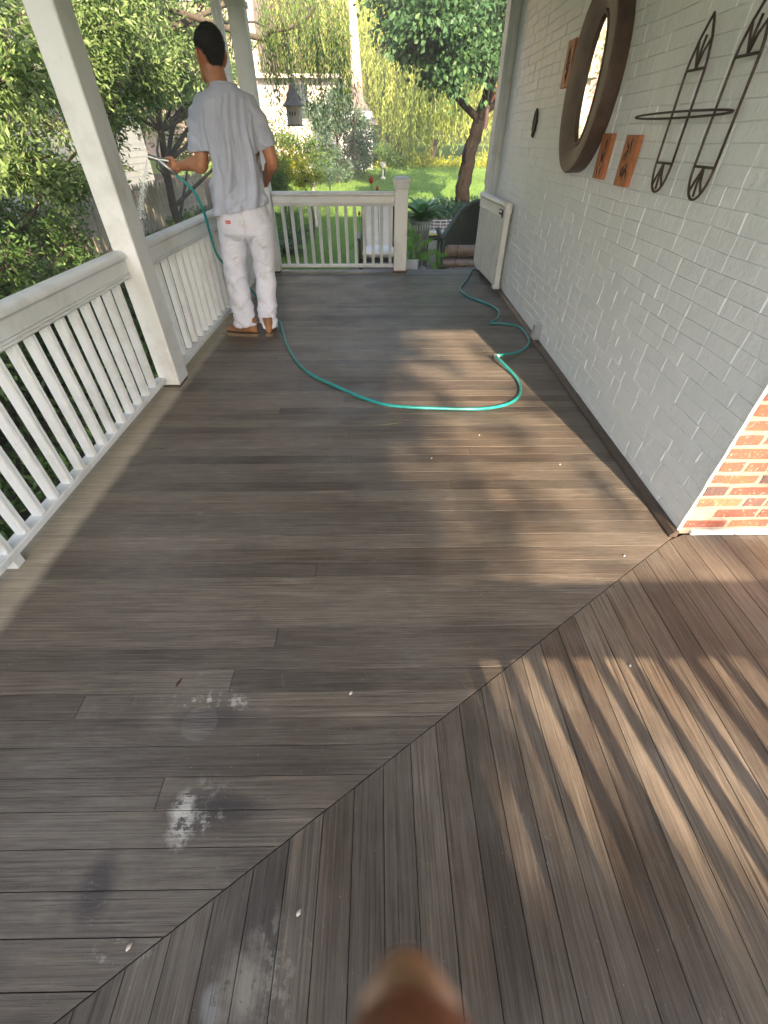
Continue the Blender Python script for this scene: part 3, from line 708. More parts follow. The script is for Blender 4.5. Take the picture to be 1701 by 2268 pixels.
# body (skin): torso core, neck, head, arms, legs
bd = MB()
bd.loft([ring(Cz(.86), .12, .09), ring(Cz(.93), .155, .105), ring(Cz(1.05), .145, .10), ring(Cz(1.2), .155, .11), ring(Cz(1.38), .175, .115), ring(Cz(1.53), .17, .105), ring(Cz(1.61), .11, .08), ring(Cz(1.65), .065, .06)])
hd_f = Vector((-.64, .77, 0)).normalized(); hd_r = Vector((hd_f.y, -hd_f.x, 0))
hc = Vector((-1.118, 4.20, 1.79))
limb(bd, [(-1.07, 4.14, 1.53), (-1.078, 4.155, 1.60), (-1.095, 4.175, 1.68), (-1.11, 4.19, 1.75)], [.090, .076, .068, .066])
def HO(r_, f_, u_): return hc+hd_r*r_*1.07+hd_f*(f_+u_*-.22)*1.05+Vector((0, 0, u_*1.04))   # head leans forward-down
HR = [(-.115, .030, .028, .055), (-.10, .048, .052, .040), (-.075, .058, .070, .030), (-.04, .066, .085, .012), (0, .073, .094, .004), (.035, .076, .098, 0), (.07, .073, .095, -.004), (.10, .060, .078, -.006), (.118, .038, .05, -.008), (.126, .015, .02, -.008)]
bd.loft([oval(HO(0, f_, u_), rx*1.07, ry*1.06, hd_r, hd_f, 28, .92) for u_, rx, ry, f_ in HR])
# nose, brow, chin, lips
limb(bd, [HO(0, .092, .030), HO(0, .106, .008), HO(0, .112, -.010)], [.009, .011, .014], 10)
limb(bd, [HO(-.035, .088, .036), HO(0, .094, .038), HO(.035, .088, .036)], [.010, .011, .010], 10)
limb(bd, [HO(-.016, .090, -.048), HO(0, .096, -.048), HO(.016, .090, -.048)], [.006, .009, .006], 8)
limb(bd, [HO(-.012, .080, -.085), HO(.012, .080, -.085)], [.018, .018], 10)
for s_ in (-1, 1):   # ears: rim and lobe
    ec = lambda f_, u_, o_: HO(s_*(.074+o_*1.35), f_*1.25, u_*1.2)
    limb(bd, [ec(-.006, -.036, .002), ec(-.014, -.018, .010), ec(-.018, .008, .016), ec(-.012, .028, .014), ec(.004, .030, .006)], [.0065, .008, .0095, .008, .006], 8, sub=4)
    limb(bd, [ec(-.004, -.022, .002), ec(-.006, .012, .006)], [.010, .011], 8)
# arms
LS, LE, LW = Vector((-1.225, 4.13, 1.555)), Vector((-1.305, 4.10, 1.235)), Vector((-1.515, 4.225, 1.222))
RS, RE, RW = Vector((-.90, 4.17, 1.555)), Vector((-.800, 4.20, 1.25)), Vector((-.90, 4.43, 1.13))
limb(bd, [LS, (LS+LE)/2+Vector((-.01, 0, 0)), LE, LE.lerp(LW, .35)+Vector((0, 0, .006)), LE.lerp(LW, .75), LW], [.055, .050, .049, .047, .034, .029], 18)
limb(bd, [RS, (RS+RE)/2+Vector((.012, 0, 0)), RE, RE.lerp(RW, .35), RE.lerp(RW, .75), RW], [.055, .050, .046, .045, .034, .029], 18)
# legs inside the trousers
for hx, kx, ky, ax, ay in ((-1.17, -1.238, 4.17, -1.215, 4.10), (-.975, -.99, 4.20, -1.018, 4.13)):
    limb(bd, [(hx, 4.15, .90), ((hx+kx)/2, 4.17, .72), (kx, ky, .52), ((kx+ax)/2, (ky+ay)/2+.01, .34), (ax, ay, .10)], [.080, .068, .048, .044, .034], 16)
# hands
def hand(mb, W, d, nrm, thumb_side, curl, L_=.098, sc=1.0):
    """W wrist, d direction of the hand, nrm = back of hand, thumb_side = unit vector towards the thumb"""
    W = Vector(W); d = Vector(d).normalized(); s = Vector(thumb_side); s = (s-d*s.dot(d)).normalized(); n_ = d.cross(s); 
    if n_.dot(Vector(nrm)) < 0: n_ = -n_
    limb(mb, [W, W+d*.03], [.028, .030], 14)
    for q in (-.027, -.009, .009, .027): limb(mb, [W+d*.018+s*q*.7, W+d*.055+s*q, W+d*.088+s*q], [.016, .0165, .013], 10)
    lens = {.027: .072, .009: .080, -.009: .075, -.027: .060}
    for q, ln in lens.items():
        p = W+d*.088+s*q; dirc = d; pts = [p-d*.02, p]; a = 0
        for k, fr_ in enumerate((.44, .32, .24)):
            a += curl[k]; dirc = d*math.cos(a)-n_*math.sin(a); p = p+dirc*ln*fr_*1.05; pts.append(p)
        limb(mb, pts, [.0105, .0100, .0092, .0085, .0072], 10, sub=3)
    tp = W+d*.022+s*.024
    limb(mb, [tp, tp+(s*.8+d*.55).normalized()*.034-n_*.004, tp+(s*.62+d*.8).normalized()*.062-n_*.008, tp+(s*.5+d*.95).normalized()*.088-n_*.010], [.016, .0135, .0115, .0085], 10, sub=3)
hand(bd, LW, Vector((-.90, .25, -.22)), Vector((.05, -.95, -.1)), Vector((-.15, 0, 1)), (.95, 1.15, .7))
hand(bd, RW, Vector((-.45, .75, -.25)), Vector((.75, .3, .2)), Vector((-.2, .3, .9)), (.5, .6, .4))
body = remesh(bd, .0042, 3, 'body'); link_mesh(body, 'body', M['skin'], man)
# eyes
for s_ in (-1, 1):
    e = MB().lathe([(.001, -.0115), (.008, -.008), (.0115, 0), (.008, .008), (.001, .0115)], HO(s_*.03, .083, .018), 12).build('eye', simple('eye white', (.6, .58, .55), .2), man, smooth=True)
# hair
hr = MB()
hrings = [(-.052, .026, .010, -.074), (-.034, .038, .020, -.068), (-.012, .052, .032, -.061), (.008, .062, .044, -.052), (.030, .072, .064, -.036), (.044, .081, .090, -.014), (.06, .084, .102, -.004), (.09, .076, .098, .0), (.118, .060, .078, .0), (.138, .038, .050, -.004), (.148, .014, .02, -.006)]
hr.loft([oval(HO(0, f_, u_), rx*1.07, ry*1.06, hd_r, hd_f, 28, .92) for u_, rx, ry, f_ in hrings])
hm = remesh(hr, .004, 2, 'hair')
displace(hm, lambda c, n: .0035*np.sin(c[:, 0]*260+2*np.sin(c[:, 2]*120))*np.sin(c[:, 1]*230+c[:, 2]*90)+RNG.normal(0, .0012, len(c)))
link_mesh(hm, 'hair', M['hair'], man)
hb = man.children[-1] if False else bpy.data.objects['hair']
_n = len(hb.data.vertices); _c = np.empty(_n*3); _m = np.empty(_n*3); hb.data.vertices.foreach_get('co', _c); hb.data.vertices.foreach_get('normal', _m)
_c = _c.reshape(-1, 3)+np.array(wloc(hb)); _m = _m.reshape(-1, 3); _k = RNG.integers(0, _n, 9000)
hair_pts, hair_dir = _c[_k]+RNG.normal(0, .0015, (9000, 3)), _m[_k]+RNG.normal(0, .45, (9000, 3))+np.array([0, 0, -.35])
HAIR_LATER = True
# T-shirt
ts = MB()
TZ = [(.915, .210, .165), (.94, .222, .170), (1.0, .218, .160), (1.10, .206, .140), (1.22, .208, .140), (1.34, .214, .142), (1.44, .214, .138), (1.53, .210, .130), (1.585, .190, .115), (1.618, .150, .098), (1.642, .100, .084), (1.668, .076, .074)]
ts.loft([ring(Cz(z, .0, 0)+Vector((0, 0, 0)), a, b, n=36, sq=.82) for z, a, b in TZ])
limb(ts, [LS+Vector((.03, 0, .005)), LS.lerp(LE, .25)+Vector((-.012, 0, 0)), LS.lerp(LE, .55)+Vector((-.016, 0, 0)), LS.lerp(LE, .76)+Vector((-.016, 0, 0))], [.075, .078, .076, .080], 20)
limb(ts, [RS+Vector((-.03, 0, .005)), RS.lerp(RE, .25)+Vector((.010, 0, 0)), RS.lerp(RE, .55)+Vector((.006, 0, 0)), RS.lerp(RE, .72)+Vector((.0, 0, 0))], [.075, .073, .069, .070], 20)
tm = remesh(ts, .006, 5, 't_shirt')
def folds(c, n):
    x = c[:, 0]+1.073; z = c[:, 2]; y = c[:, 1]-4.15
    a = np.arctan2(y, x)
    back = np.clip(-n[:, 1], 0, 1)
    # long drapes falling from the right shoulder towards the left hip
    u = x*9+(1.6-z)*1.1
    d = .013*np.sin(u*4.4+.8*np.sin(z*6))*np.clip((1.62-z)/.35, 0, 1)
    d += .009*np.sin(u*8.1+1.3*np.sin(z*9+x*5))*np.clip((1.55-z)/.4, 0, 1)
    d += .007*np.sin((z+x*.9)*52+2*np.sin(x*14))*np.clip((1.12-z)/.2, 0, 1)
    for (x0, z0, x1, z1, dp, wd) in ((.04, 1.60, -.03, 1.12, .013, .011), (.085, 1.60, .05, 1.02, .015, .012), (.13, 1.58, .125, 1.06, .014, .012), (.0, 1.58, -.085, 1.22, .010, .011), (.17, 1.5, .17, 1.15, .010, .010), (-.12, 1.52, -.165, 1.2, .012, .012), (-.17, 1.0, .02, 1.10, .012, .010), (-.13, .95, .13, 1.05, .010, .010), (.06, 1.25, .01, .98, .010, .010), (-.07, 1.4, -.10, 1.05, .008, .012)):
        t_ = np.clip(((x-x0)*(x1-x0)+(z-z0)*(z1-z0))/((x1-x0)**2+(z1-z0)**2), 0, 1); px = x-(x0+(x1-x0)*t_); pz_ = z-(z0+(z1-z0)*t_)
        r2 = px**2+pz_**2; bow = px+.008*np.sin(t_*7); d += back*(-dp*np.exp(-((bow)**2+pz_**2)/wd**2)*(.3+np.sin(PI*np.clip(t_, .02, 1)))+dp*.55*np.exp(-((bow-1.9*wd)**2+pz_**2)/wd**2))
    s = np.abs(x) > .20
    d += np.where(s, .005*np.sin(z*75+x*30+a*2), 0)
    return d
displace(tm, folds)
# shape the hem: cut below a slanting line
def cut(me, co, no):
    bm = bmesh.new(); bm.from_mesh(me); bmesh.ops.bisect_plane(bm, geom=bm.verts[:]+bm.edges[:]+bm.faces[:], plane_co=co, plane_no=no, clear_inner=True); bm.to_mesh(me); bm.free()
cut(tm, (-1.073, 4.15, .955), (-.16, .0, .99))
# open the sleeve ends and neckline
def cut_local(me, co, no, cen, rad_):
    bm = bmesh.new(); bm.from_mesh(me); co, no, cen = Vector(co), Vector(no).normalized(), Vector(cen)
    vs = [v for v in bm.verts if (v.co-co).dot(no) > 0 and (v.co-cen).length < rad_]
    bmesh.ops.delete(bm, geom=vs, context='VERTS'); bm.to_mesh(me); bm.free()
dl = (LE-LS).normalized(); dr = (RE-RS).normalized()
cut_local(tm, LS.lerp(LE, .80), dl+Vector((.25, 0, 0)), LS.lerp(LE, .95), .13); cut_local(tm, RS.lerp(RE, .76), dr, RS.lerp(RE, .9), .13)
cut_local(tm, (-1.055, 4.15, 1.655), (0, .12, 1), (-1.05, 4.15, 1.665), .14)
tso = link_mesh(tm, 't_shirt', M['shirt'], man)
sm = tso.modifiers.new('s', 'SOLIDIFY'); sm.thickness = .003; sm.offset = -1
# collar rib and yoke seam
cr = [Vector((-1.053+.082*math.cos(2*PI*k/32), 4.150+.080*math.sin(2*PI*k/32), 1.655-.010*math.sin(2*PI*k/32)+.0*k)) for k in range(33)]
MB().tube(cr, .0075, 8).build('collar', M['shirt'], man, smooth=True)
# trousers
tr = MB()
tr.loft([ring(Cz(z), a, b, n=32, sq=.85) for z, a, b in ((.76, .14, .10), (.80, .19, .135), (.86, .208, .148), (.92, .204, .146), (.98, .188, .132), (1.03, .18, .125))])
limb(tr, [(-1.175, 4.15, .86), (-1.20, 4.16, .72), (-1.232, 4.17, .56), (-1.240, 4.165, .42), (-1.226, 4.13, .27), (-1.215, 4.09, .13), (-1.213, 4.085, .085)], [.120, .110, .096, .093, .094, .099, .101], 20)
limb(tr, [(-.968, 4.16, .86), (-.972, 4.18, .72), (-.986, 4.20, .56), (-.995, 4.20, .42), (-1.008, 4.17, .27), (-1.018, 4.14, .12), (-1.018, 4.135, .07)], [.118, .106, .092, .087, .086, .084, .082], 20)
tm2 = remesh(tr, .006, 4, 'trousers')
def pf(c, n):
    x = c[:, 0]; z = c[:, 2]; left = x < -1.105
    d = np.where(left, .0085*np.sin(z*48+x*26+1.5*np.sin(x*20)), .0075*np.sin(z*40-x*24+1.5*np.sin(x*25)))*np.clip((.75-z)/.2, .12, 1)
    d += .008*np.sin(z*95+3*np.sin(x*30+c[:, 1]*14))*np.clip((.32-z)/.15, 0, 1)*np.clip(z/.1, 0, 1)
    d += .004*np.sin((z-x*.8)*70)*np.clip((z-.66)/.1, 0, 1)*np.clip((.82-z)/.1, 0, 1)
    for (x0, z0, x1, z1, dp, wd) in ((-1.27, .84, -1.12, .76, .012, .010), (-1.25, .74, -1.13, .70, .010, .009), (-1.29, .60, -1.17, .62, .011, .009), (-1.30, .53, -1.18, .56, .012, .010), (-1.17, .66, -1.16, .45, .010, .009), (-1.28, .42, -1.17, .46, .010, .010), (-1.28, .22, -1.15, .28, .012, .010), (-1.02, .80, -.92, .86, .012, .010), (-1.04, .74, -.93, .80, .010, .009), (-1.03, .60, -.95, .57, .010, .009), (-1.05, .48, -.93, .52, .010, .009), (-1.06, .30, -.96, .25, .012, .010), (-1.05, .20, -.95, .16, .011, .009), (-.94, .70, -.95, .52, .010, .009)):
        t_ = np.clip(((x-x0)*(x1-x0)+(z-z0)*(z1-z0))/((x1-x0)**2+(z1-z0)**2), 0, 1); px = x-(x0+(x1-x0)*t_); pz_ = z-(z0+(z1-z0)*t_)+.012*np.sin(t_*6+x0*40)
        rr_ = px**2+pz_**2; d += -dp*np.exp(-rr_/wd**2)+dp*.7*np.exp(-(px**2+(pz_-1.8*wd)**2)/wd**2)
    d *= .62
    g = np.clip(.93-z, 0, .3)/.3; d -= .016*np.exp(-((x+1.073)/.020)**2)*np.clip((z-.70)/.06, 0, 1)*np.clip((.95-z)/.1, 0, 1)
    return d
displace(tm2, pf)
cut_local(tm2, (-1.213, 4.085, .095), (.1, 0, -1), (-1.213, 4.085, .02), .17); cut_local(tm2, (-1.018, 4.13, .062), (0, 0, -1), (-1.018, 4.13, .02), .15)
pto = link_mesh(tm2, 'trousers', M['pants'], man); sm = pto.modifiers.new('s', 'SOLIDIFY'); sm.thickness = .003; sm.offset = -1
# pockets follow the cloth: project points from behind onto the trousers
from mathutils.bvhtree import BVHTree
def bvh_of(o):
    me = o.data; off = wloc(o); return BVHTree.FromPolygons([v.co+off for v in me.vertices], [p.vertices[:] for p in me.polygons])
BT = bvh_of(pto)
def onto(px, pz, lift=.002, d0=Vector((0, 1, 0))):
    h = BT.ray_cast(Vector((px, 3.6, pz)), d0)
    return (h[0]+h[1]*lift) if h[0] else Vector((px, 4.0, pz))
def cloth_patch(name, u0, u1, v0, v1, mat, parent, shear=0, lift=.004, n=7, thick=None):
    mb = MB(); g = []
    for lay in (lift, -.002):
        for j in range(n+1):
            for i in range(n+1):
                u = u0+(u1-u0)*i/n; v = v0+(v1-v0)*j/n; g.append(onto(u+shear*(v-v0), v, lay))
    N = (n+1)**2; fs = []
    for j in range(n):
        for i in range(n):
            a = j*(n+1)+i; fs.append((a, a+1, a+n+2, a+n+1))
    bnd = [i for i in range(n+1)]+[(n+1)*j+n for j in range(1, n+1)]+[(n+1)*n+i for i in range(n-1, -1, -1)]+[(n+1)*j for j in range(n-1, 0, -1)]
    for k in range(len(bnd)): a, b = bnd[k], bnd[(k+1) % len(bnd)]; fs.append((b, a, a+N, b+N))
    mb.add(g, fs); return mb.build(name, mat, parent, smooth=35)
pk = cloth_patch('back_pocket', -1.225, -1.105, .79, .905, M['pants'], man, 0, .0045)
pk2 = cloth_patch('back_pocket', -1.035, -.915, .79, .905, M['pants'], man, 0, .0045)
cloth_patch('leg_pocket', -1.29, -1.20, .50, .68, M['pants'], man, 0, .0045)
lb = cloth_patch('label_patch', -1.180, -1.142, .880, .902, M['redlabel'], man, 0, .008, 3)
tx = bpy.data.curves.new('label_text', 'FONT'); tx.body = 'Dickies'; tx.size = .0105; tx.extrude = .0004; tx.align_x = 'CENTER'; tx.align_y = 'CENTER'
to = bpy.data.objects.new('label_text', tx); COL.objects.link(to); dg = bpy.context.evaluated_depsgraph_get()
tme = bpy.data.meshes.new_from_object(to.evaluated_get(dg)); bpy.data.objects.remove(to)
tme.materials.clear(); tme.materials.append(M['thread'])
to = bpy.data.objects.new('label_text', tme); COL.objects.link(to); to.parent = man
hn = BT.ray_cast(Vector((-1.161, 3.6, .891)), Vector((0, 1, 0))); to.location = onto(-1.161, .891, .0095)-wloc(man)
to.rotation_euler = hn[1].to_track_quat('Z', 'Y').to_euler()
seam = [onto(-1.075, z, .001) for z in np.linspace(.96, .80, 12)]; MB().tube(seam, .0018, 5).build('seam', M['pants'], man)
# boots
def boot(cx, cy, ang, zt=.16):
    f = Vector((math.cos(ang), math.sin(ang), 0)); r_ = Vector((f.y, -f.x, 0)); c = Vector((cx, cy, 0))
    b = MB(); P = []
    prof = [(-.085, .022, .075, .045), (-.06, .040, .10, .05), (-.03, .046, .135, .07), (.02, .047, .115, .055), (.07, .049, .085, .045), (.12, .053, .072, .04), (.165, .050, .064, .036), (.20, .036, .05, .032), (.215, .018, .035, .03)]
    for d_, hw, ht, _ in prof:
        R = []
        for k in range(16):
            a = 2*PI*k/16; cc, ss = math.cos(a), math.sin(a); zz = .028+(ht-.0)*(.5+.5*ss)
            R.append(c+f*d_+r_*hw*cc*(1 if ss < .3 else (1-.45*(ss-.3)))+Vector((0, 0, zz)))
        P.append(R)
    b.loft(P); b.loft([oval(c+f*(-.035)+Vector((0, 0, z)), a, bb, f, r_, 18) for z, a, bb in ((.05, .052, .042), (.10, .056, .043), (.15, .060, .046), (zt, .062, .048))])
    bm_ = remesh(b, .006, 3, 'boot'); o = link_mesh(bm_, 'boot', M['boot'], man)
    out = [(-.092, .0), (-.085, .030), (-.04, .044), (.03, .044), (.10, .056), (.17, .055), (.21, .036), (.226, 0)]
    poly = [(a, -b_) for a, b_ in out]+[(a, b_) for a, b_ in out[-2:0:-1]]
    s = MB().prism(poly, .001, .028, .003, lambda u, v, w_: c+f*u+r_*-v+Vector((0, 0, w_))); so_ = s.build('sole', M['sole'], o)
boot(-1.195, 4.085, rad(168)); boot(-1.015, 4.13, rad(98))

# nozzle held in the left hand
nz = thing('spray_nozzle', 'silver pistol-grip hose nozzle held in the man\'s left hand', 'hose nozzle', (-1.6, 4.2, 1.2))
g0 = Vector((-1.555, 4.215, 1.17)); g1 = Vector((-1.60, 4.20, 1.215)); g2 = Vector((-1.655, 4.185, 1.262)); g3 = Vector((-1.70, 4.17, 1.275))
MB().tube([g0, g1, g2], [.012, .013, .012], 12).build('grip', M['steel'], nz, smooth=True)
MB().tube([g1+Vector((.02, .01, .035)), g2, g3], [.010, .014, .017], 14).tube([g3, g3+(g3-g2)*.25], [.019, .019], 14).build('barrel', M['steel'], nz, smooth=30)
MB().tube([g2+Vector((-.005, 0, -.01)), g2+Vector((-.015, -.01, -.05)), g1+Vector((-.035, -.015, -.045))], [.005, .006, .004], 8).build('trigger', M['blackplastic'], nz, smooth=True)
# water spray: real droplets and streaks
t = NT('water droplets'); t.b.inputs['Base Color'].default_value = (.9, .95, .97, 1); t.b.inputs['Roughness'].default_value = .15; t.b.inputs['Alpha'].default_value = .75; M['water'] = t.m
ws = MB(); r = random.Random(3)
tip = g3+(g3-g2)*.3
for k in range(2200):
    q = r.random()**.7; sp = .16*q; v = Vector((-.34, .12, -.55))*q*1.1+Vector((r.gauss(0, .3), r.gauss(0, .3), r.gauss(0, .2)))*sp*.7
    p = tip+v; d_ = Vector((-.1, .06, -.9))*r.uniform(.002, .008); s_ = r.uniform(.0007, .0016)
    ws.add([p-d_, p+Vector((s_, 0, 0)), p+Vector((-s_*.5, s_*.8, 0)), p+Vector((-s_*.5, -s_*.8, 0)), p+d_], [(0, 1, 2), (0, 2, 3), (0, 3, 1), (4, 2, 1), (4, 3, 2), (4, 1, 3)])
wo = ws.build('water_spray', M['water']); tag(wo, 'fine misty fan of water falling from the hose nozzle over the rail', 'water', kind='stuff')

# fingertip in front of the lens
fg = MB(); fd = ray(918, 2385); fd = Vector(fd/np.linalg.norm(fd)); fc = Vector((0, 0, CAMH))+fd*.050
ddown = Vector(-MC[1])*-1.0; ddn = Vector((MC[1][0], MC[1][1], MC[1][2])); rgt = Vector((MC[0][0], MC[0][1], MC[0][2])); fwd = Vector((MC[2][0], MC[2][1], MC[2][2]))
axis = (ddn*.9+fwd*-.10+rgt*.05).normalized(); b1 = rgt; b2 = axis.cross(b1).normalized()
fg.loft([oval(fc+axis*a, r_, r_*.85, b1, b2, 20) for a, r_ in ((-.0036, .0012), (-.0032, .0030), (-.0020, .0047), (0, .0058), (.004, .0068), (.010, .0073), (.02, .0077), (.035, .008))])
fo = fg.build('finger', simple('shaded fingertip skin', (.27, .10, .06), .5, .1, 60), None, smooth=True); tag(fo, 'out-of-focus orange brown fingertip of the photographer poking in at the bottom edge', 'finger')
MB().loft([oval(fc+axis*a-b2*0+Vector(-fwd)*-.0 + b2*-.0055, r_, .0015, b1, b2, 14) for a, r_ in ((-.0025, .002), (0, .004), (.005, .0048), (.010, .0045))]).build('fingernail', simple('nail', (.5, .28, .2), .3), fo, smooth=True)

# ------------------------------------------------------------------ foliage
def leafcloud(name, mat, pos, dirs, L_, W_, parent, fold=.25, tint=None, rng=RNG):
    n = len(pos); d = dirs/np.linalg.norm(dirs, axis=1)[:, None]
    a = rng.normal(size=(n, 3)); s = np.cross(d, a); s /= np.linalg.norm(s, axis=1)[:, None]; u = np.cross(s, d)
    L_ = np.broadcast_to(L_, n)[:, None]; W_ = np.broadcast_to(W_, n)[:, None]
    v = np.empty((n, 4, 3)); v[:, 0] = pos; v[:, 2] = pos+d*L_
    v[:, 1] = pos+d*L_*.5+s*W_*.5+u*W_*fold; v[:, 3] = pos+d*L_*.5-s*W_*.5+u*W_*fold
    v -= np.array(wloc(parent)) if parent else 0
    me = bpy.data.meshes.new(name); me.vertices.add(n*4); me.vertices.foreach_set('co', v.ravel())
    idx = (np.arange(n)*4)[:, None]+np.array([0, 1, 2, 0, 2, 3])[None]; me.loops.add(n*6); me.loops.foreach_set('vertex_index', idx.ravel().astype(np.int32))
    me.polygons.add(n*2); me.polygons.foreach_set('loop_start', (np.arange(n*2)*3).astype(np.int32)); me.polygons.foreach_set('loop_total', np.full(n*2, 3, np.int32))
    me.update(calc_edges=True); me.materials.append(mat)
    if tint is None: tint = rng.random(n)
    at_ = me.attributes.new('tint', 'FLOAT', 'FACE'); at_.data.foreach_set('value', np.repeat(np.clip(tint, 0, 1), 2).astype(np.float32))
    o = bpy.data.objects.new(name, me); COL.objects.link(o); o.parent = parent; return o
ho_ = leafcloud('hair_strands', M['hair'], hair_pts-_m[_k]*.002, hair_dir, .010, .0016, bpy.data.objects['hair'])
ho_['kind'] = 'stuff'
def rnd_dir(n, rng=RNG):
    v = rng.normal(size=(n, 3)); return v/np.linalg.norm(v, axis=1)[:, None]
def plant(name, label, cat, base, stems, clumps, leaf, bark, ls=(.05, .018), group=None, droop=.2, dens=1.0, twigs=14, seed=0, crownname='crown', trunkname='trunk', twr=.006, hollow=.0):
    """stems: list of (polyline, r0, r1). clumps: (centre, (rx,ry,rz), nleaves)"""
    rng = np.random.default_rng(seed); rr = random.Random(seed)
    t = thing(name, label, cat, base, group); tb = MB(); pts_all = []
    for pl, r0, r1 in stems:
        P = cat_rom(pl, 5); n = len(P); 
        P = [p+Vector((rr.gauss(0, 1), rr.gauss(0, 1), 0))*r0*.10*(0 if i == 0 else 1) for i, p in enumerate(P)]
        tb.tube(P, [r0+(r1-r0)*i/(n-1) for i in range(n)], 10 if r0 > .05 else 7)
        pts_all += [(p, r0+(r1-r0)*i/(n-1)) for i, p in enumerate(P)]
    LP, LD = [], []
    for c, rad3, nl_ in clumps:
        c = Vector(c); R3 = np.array(rad3)
        cand = sorted(pts_all, key=lambda q: (q[0]-c).length + (3 if q[0].z > c.z+.1 else 0)+rr.random()*.3)[0]
        s0, r0 = cand; mid = s0.lerp(c, .5)+Vector((rr.gauss(0, .08), rr.gauss(0, .08), .06))*(c-s0).length
        br = min(r0*.6, .02+.02*(c-s0).length, twr*6); tb.tube(cat_rom([s0, mid, c], 4), [br*(1-.7*i/8) for i in range(9)], 6)
        ends = rnd_dir(twigs, rng)*R3*rng.uniform(.55, 1.05, (twigs, 1))+np.array(c)
        nt_ = int(nl_*dens)
        for e in ends:
            e = Vector(e); m_ = c.lerp(e, .5)+Vector((rr.gauss(0, .1), rr.gauss(0, .1), rr.gauss(0, .1)))*R3.mean()
            tb.tube([c, m_, e], [twr, twr*.7, twr*.35], 4, caps=False)
            k = max(3, nt_//twigs); q = rng.uniform(.15, 1.08, k)[:, None]
            P0 = (1-q)**2*np.array(c)+2*q*(1-q)*np.array(m_)+q*q*np.array(e)
            P0 = P0+rng.normal(size=(k, 3))*R3*.20
            LP.append(P0); out = P0-np.array(c); out /= (np.linalg.norm(out, axis=1)[:, None]+1e-6)
            dd = rnd_dir(k, rng)*.8+out*.6; dd[:, 2] -= droop; LD.append(dd)
    LP, LD = np.concatenate(LP), np.concatenate(LD); n = len(LP)
    sz = rng.uniform(.6, 1.25, n)
    tint = np.clip(rng.normal(.45, .25, n), 0, 1)
    tb.build(trunkname, bark, t, smooth=True)
    leafcloud(crownname, leaf, LP, LD, ls[0]*sz, ls[1]*sz, t, tint=tint, rng=rng)
    return t
def scatter(rng, n, box, rad_, nl, holes=0, spread=.35):
    out = []
    for k in range(n):
        c = [rng.uniform(a, b) for a, b in box]; r_ = rad_*rng.uniform(1-spread, 1+spread); out.append((c, (r_, r_, r_*.75), nl))
    return out
R_ = random.Random(21)
# left of the porch: big olive shrubs
st = [([(-3.9, 1.6, -.5), (-4.0, 2.1, .6), (-3.7, 2.7, 1.8), (-3.6, 3.2, 3.2)], .05, .02), ([(-4.0, 1.7, -.5), (-4.3, 1.3, .9), (-4.4, .9, 2.4)], .045, .02), ([(-3.8, 1.8, -.5), (-3.3, 2.6, .5), (-3.2, 3.4, 1.3)], .03, .012)]
cl = [((p_.x, p_.y, p_.z), (.40, .40, .34), 1300) for p_ in [at(R_.uniform(-30, 260), R_.uniform(-40, 420), R_.uniform(2.9, 4.6)) for _ in range(30)] if p_.x < -2.6]+scatter(R_, 46, ((-5.0, -2.95), (.0, 3.9), (.5, 4.4)), .50, 1500)
plant('leafy_shrub', 'tall silvery green shrub with small oblong leaves in the left foreground beyond the railing', 'shrub', (-3.9, 1.7, -.5), st, cl, L['olive'], M['bark2'], (.074, .027), seed=1, twigs=12)
st = [([(-4.6, 5.2, -.5), (-4.4, 5.4, .6), (-4.0, 5.8, 1.9), (-3.7, 6.4, 3.4)], .06, .02), ([(-4.6, 5.3, -.5), (-4.9, 5.8, .8), (-4.6, 6.6, 2.2)], .05, .02), ([(-4.6, 5.2, -.5), (-3.9, 5.0, .3), (-3.3, 5.4, 1.0), (-2.9, 6.2, 1.5)], .035, .008), ([(-4.5, 5.1, -.5), (-4.2, 4.4, .5), (-3.4, 4.4, 1.3)], .03, .008)]
cl = [((p_.x, p_.y, p_.z), (.42, .42, .34), 1100) for p_ in [at(R_.uniform(150, 570), R_.uniform(-60, 270), R_.uniform(5.6, 8.6)) for _ in range(48)] if p_.x < -2.7]+scatter(R_, 60, ((-6.2, -2.9), (4.2, 9.0), (1.75, 5.2)), .50, 1150)+scatter(R_, 12, ((-4.4, -2.7), (4.6, 7.4), (.9, 1.6)), .32, 260)
plant('leafy_shrub', 'olive green small-leaved tree seen between the wide post and the man', 'shrub', (-4.6, 5.2, -.5), st, cl, L['olive'], M['bark2'], (.070, .026), seed=2, twigs=12)
cl = scatter(R_, 70, ((-4.9, -2.85), (.3, 5.6), (-.3, .75)), .40, 800)+scatter(R_, 22, ((-5.0, -3.3), (1.5, 6.0), (.6, 1.5)), .42, 800)
plant('low_shrub', 'low dark green shrub behind the near picket fence under the tall shrub', 'shrub', (-3.2, 2, -.5), [([(-3.2, 2, -.5), (-3.2, 2.1, .2)], .03, .01), ([(-3.1, 3.2, -.5), (-3.1, 3.3, .2)], .03, .01)], cl, L['dark'], M['bark2'], (.06, .022), seed=3)
cl = scatter(R_, 60, ((-8.0, -5.5), (-2.0, 6.0), (-.2, 5.6)), .75, 900)
plant('dark_hedge_tree', 'dense dark green tree filling the gap behind the tall silvery shrub', 'tree', (-6.3, 2, -.5), [([(-6.3, 2, -.5), (-6.2, 2, 1.5), (-6.2, 2.2, 4)], .10, .04)], cl, L['mid'], M['bark'], (.085, .035), seed=4)
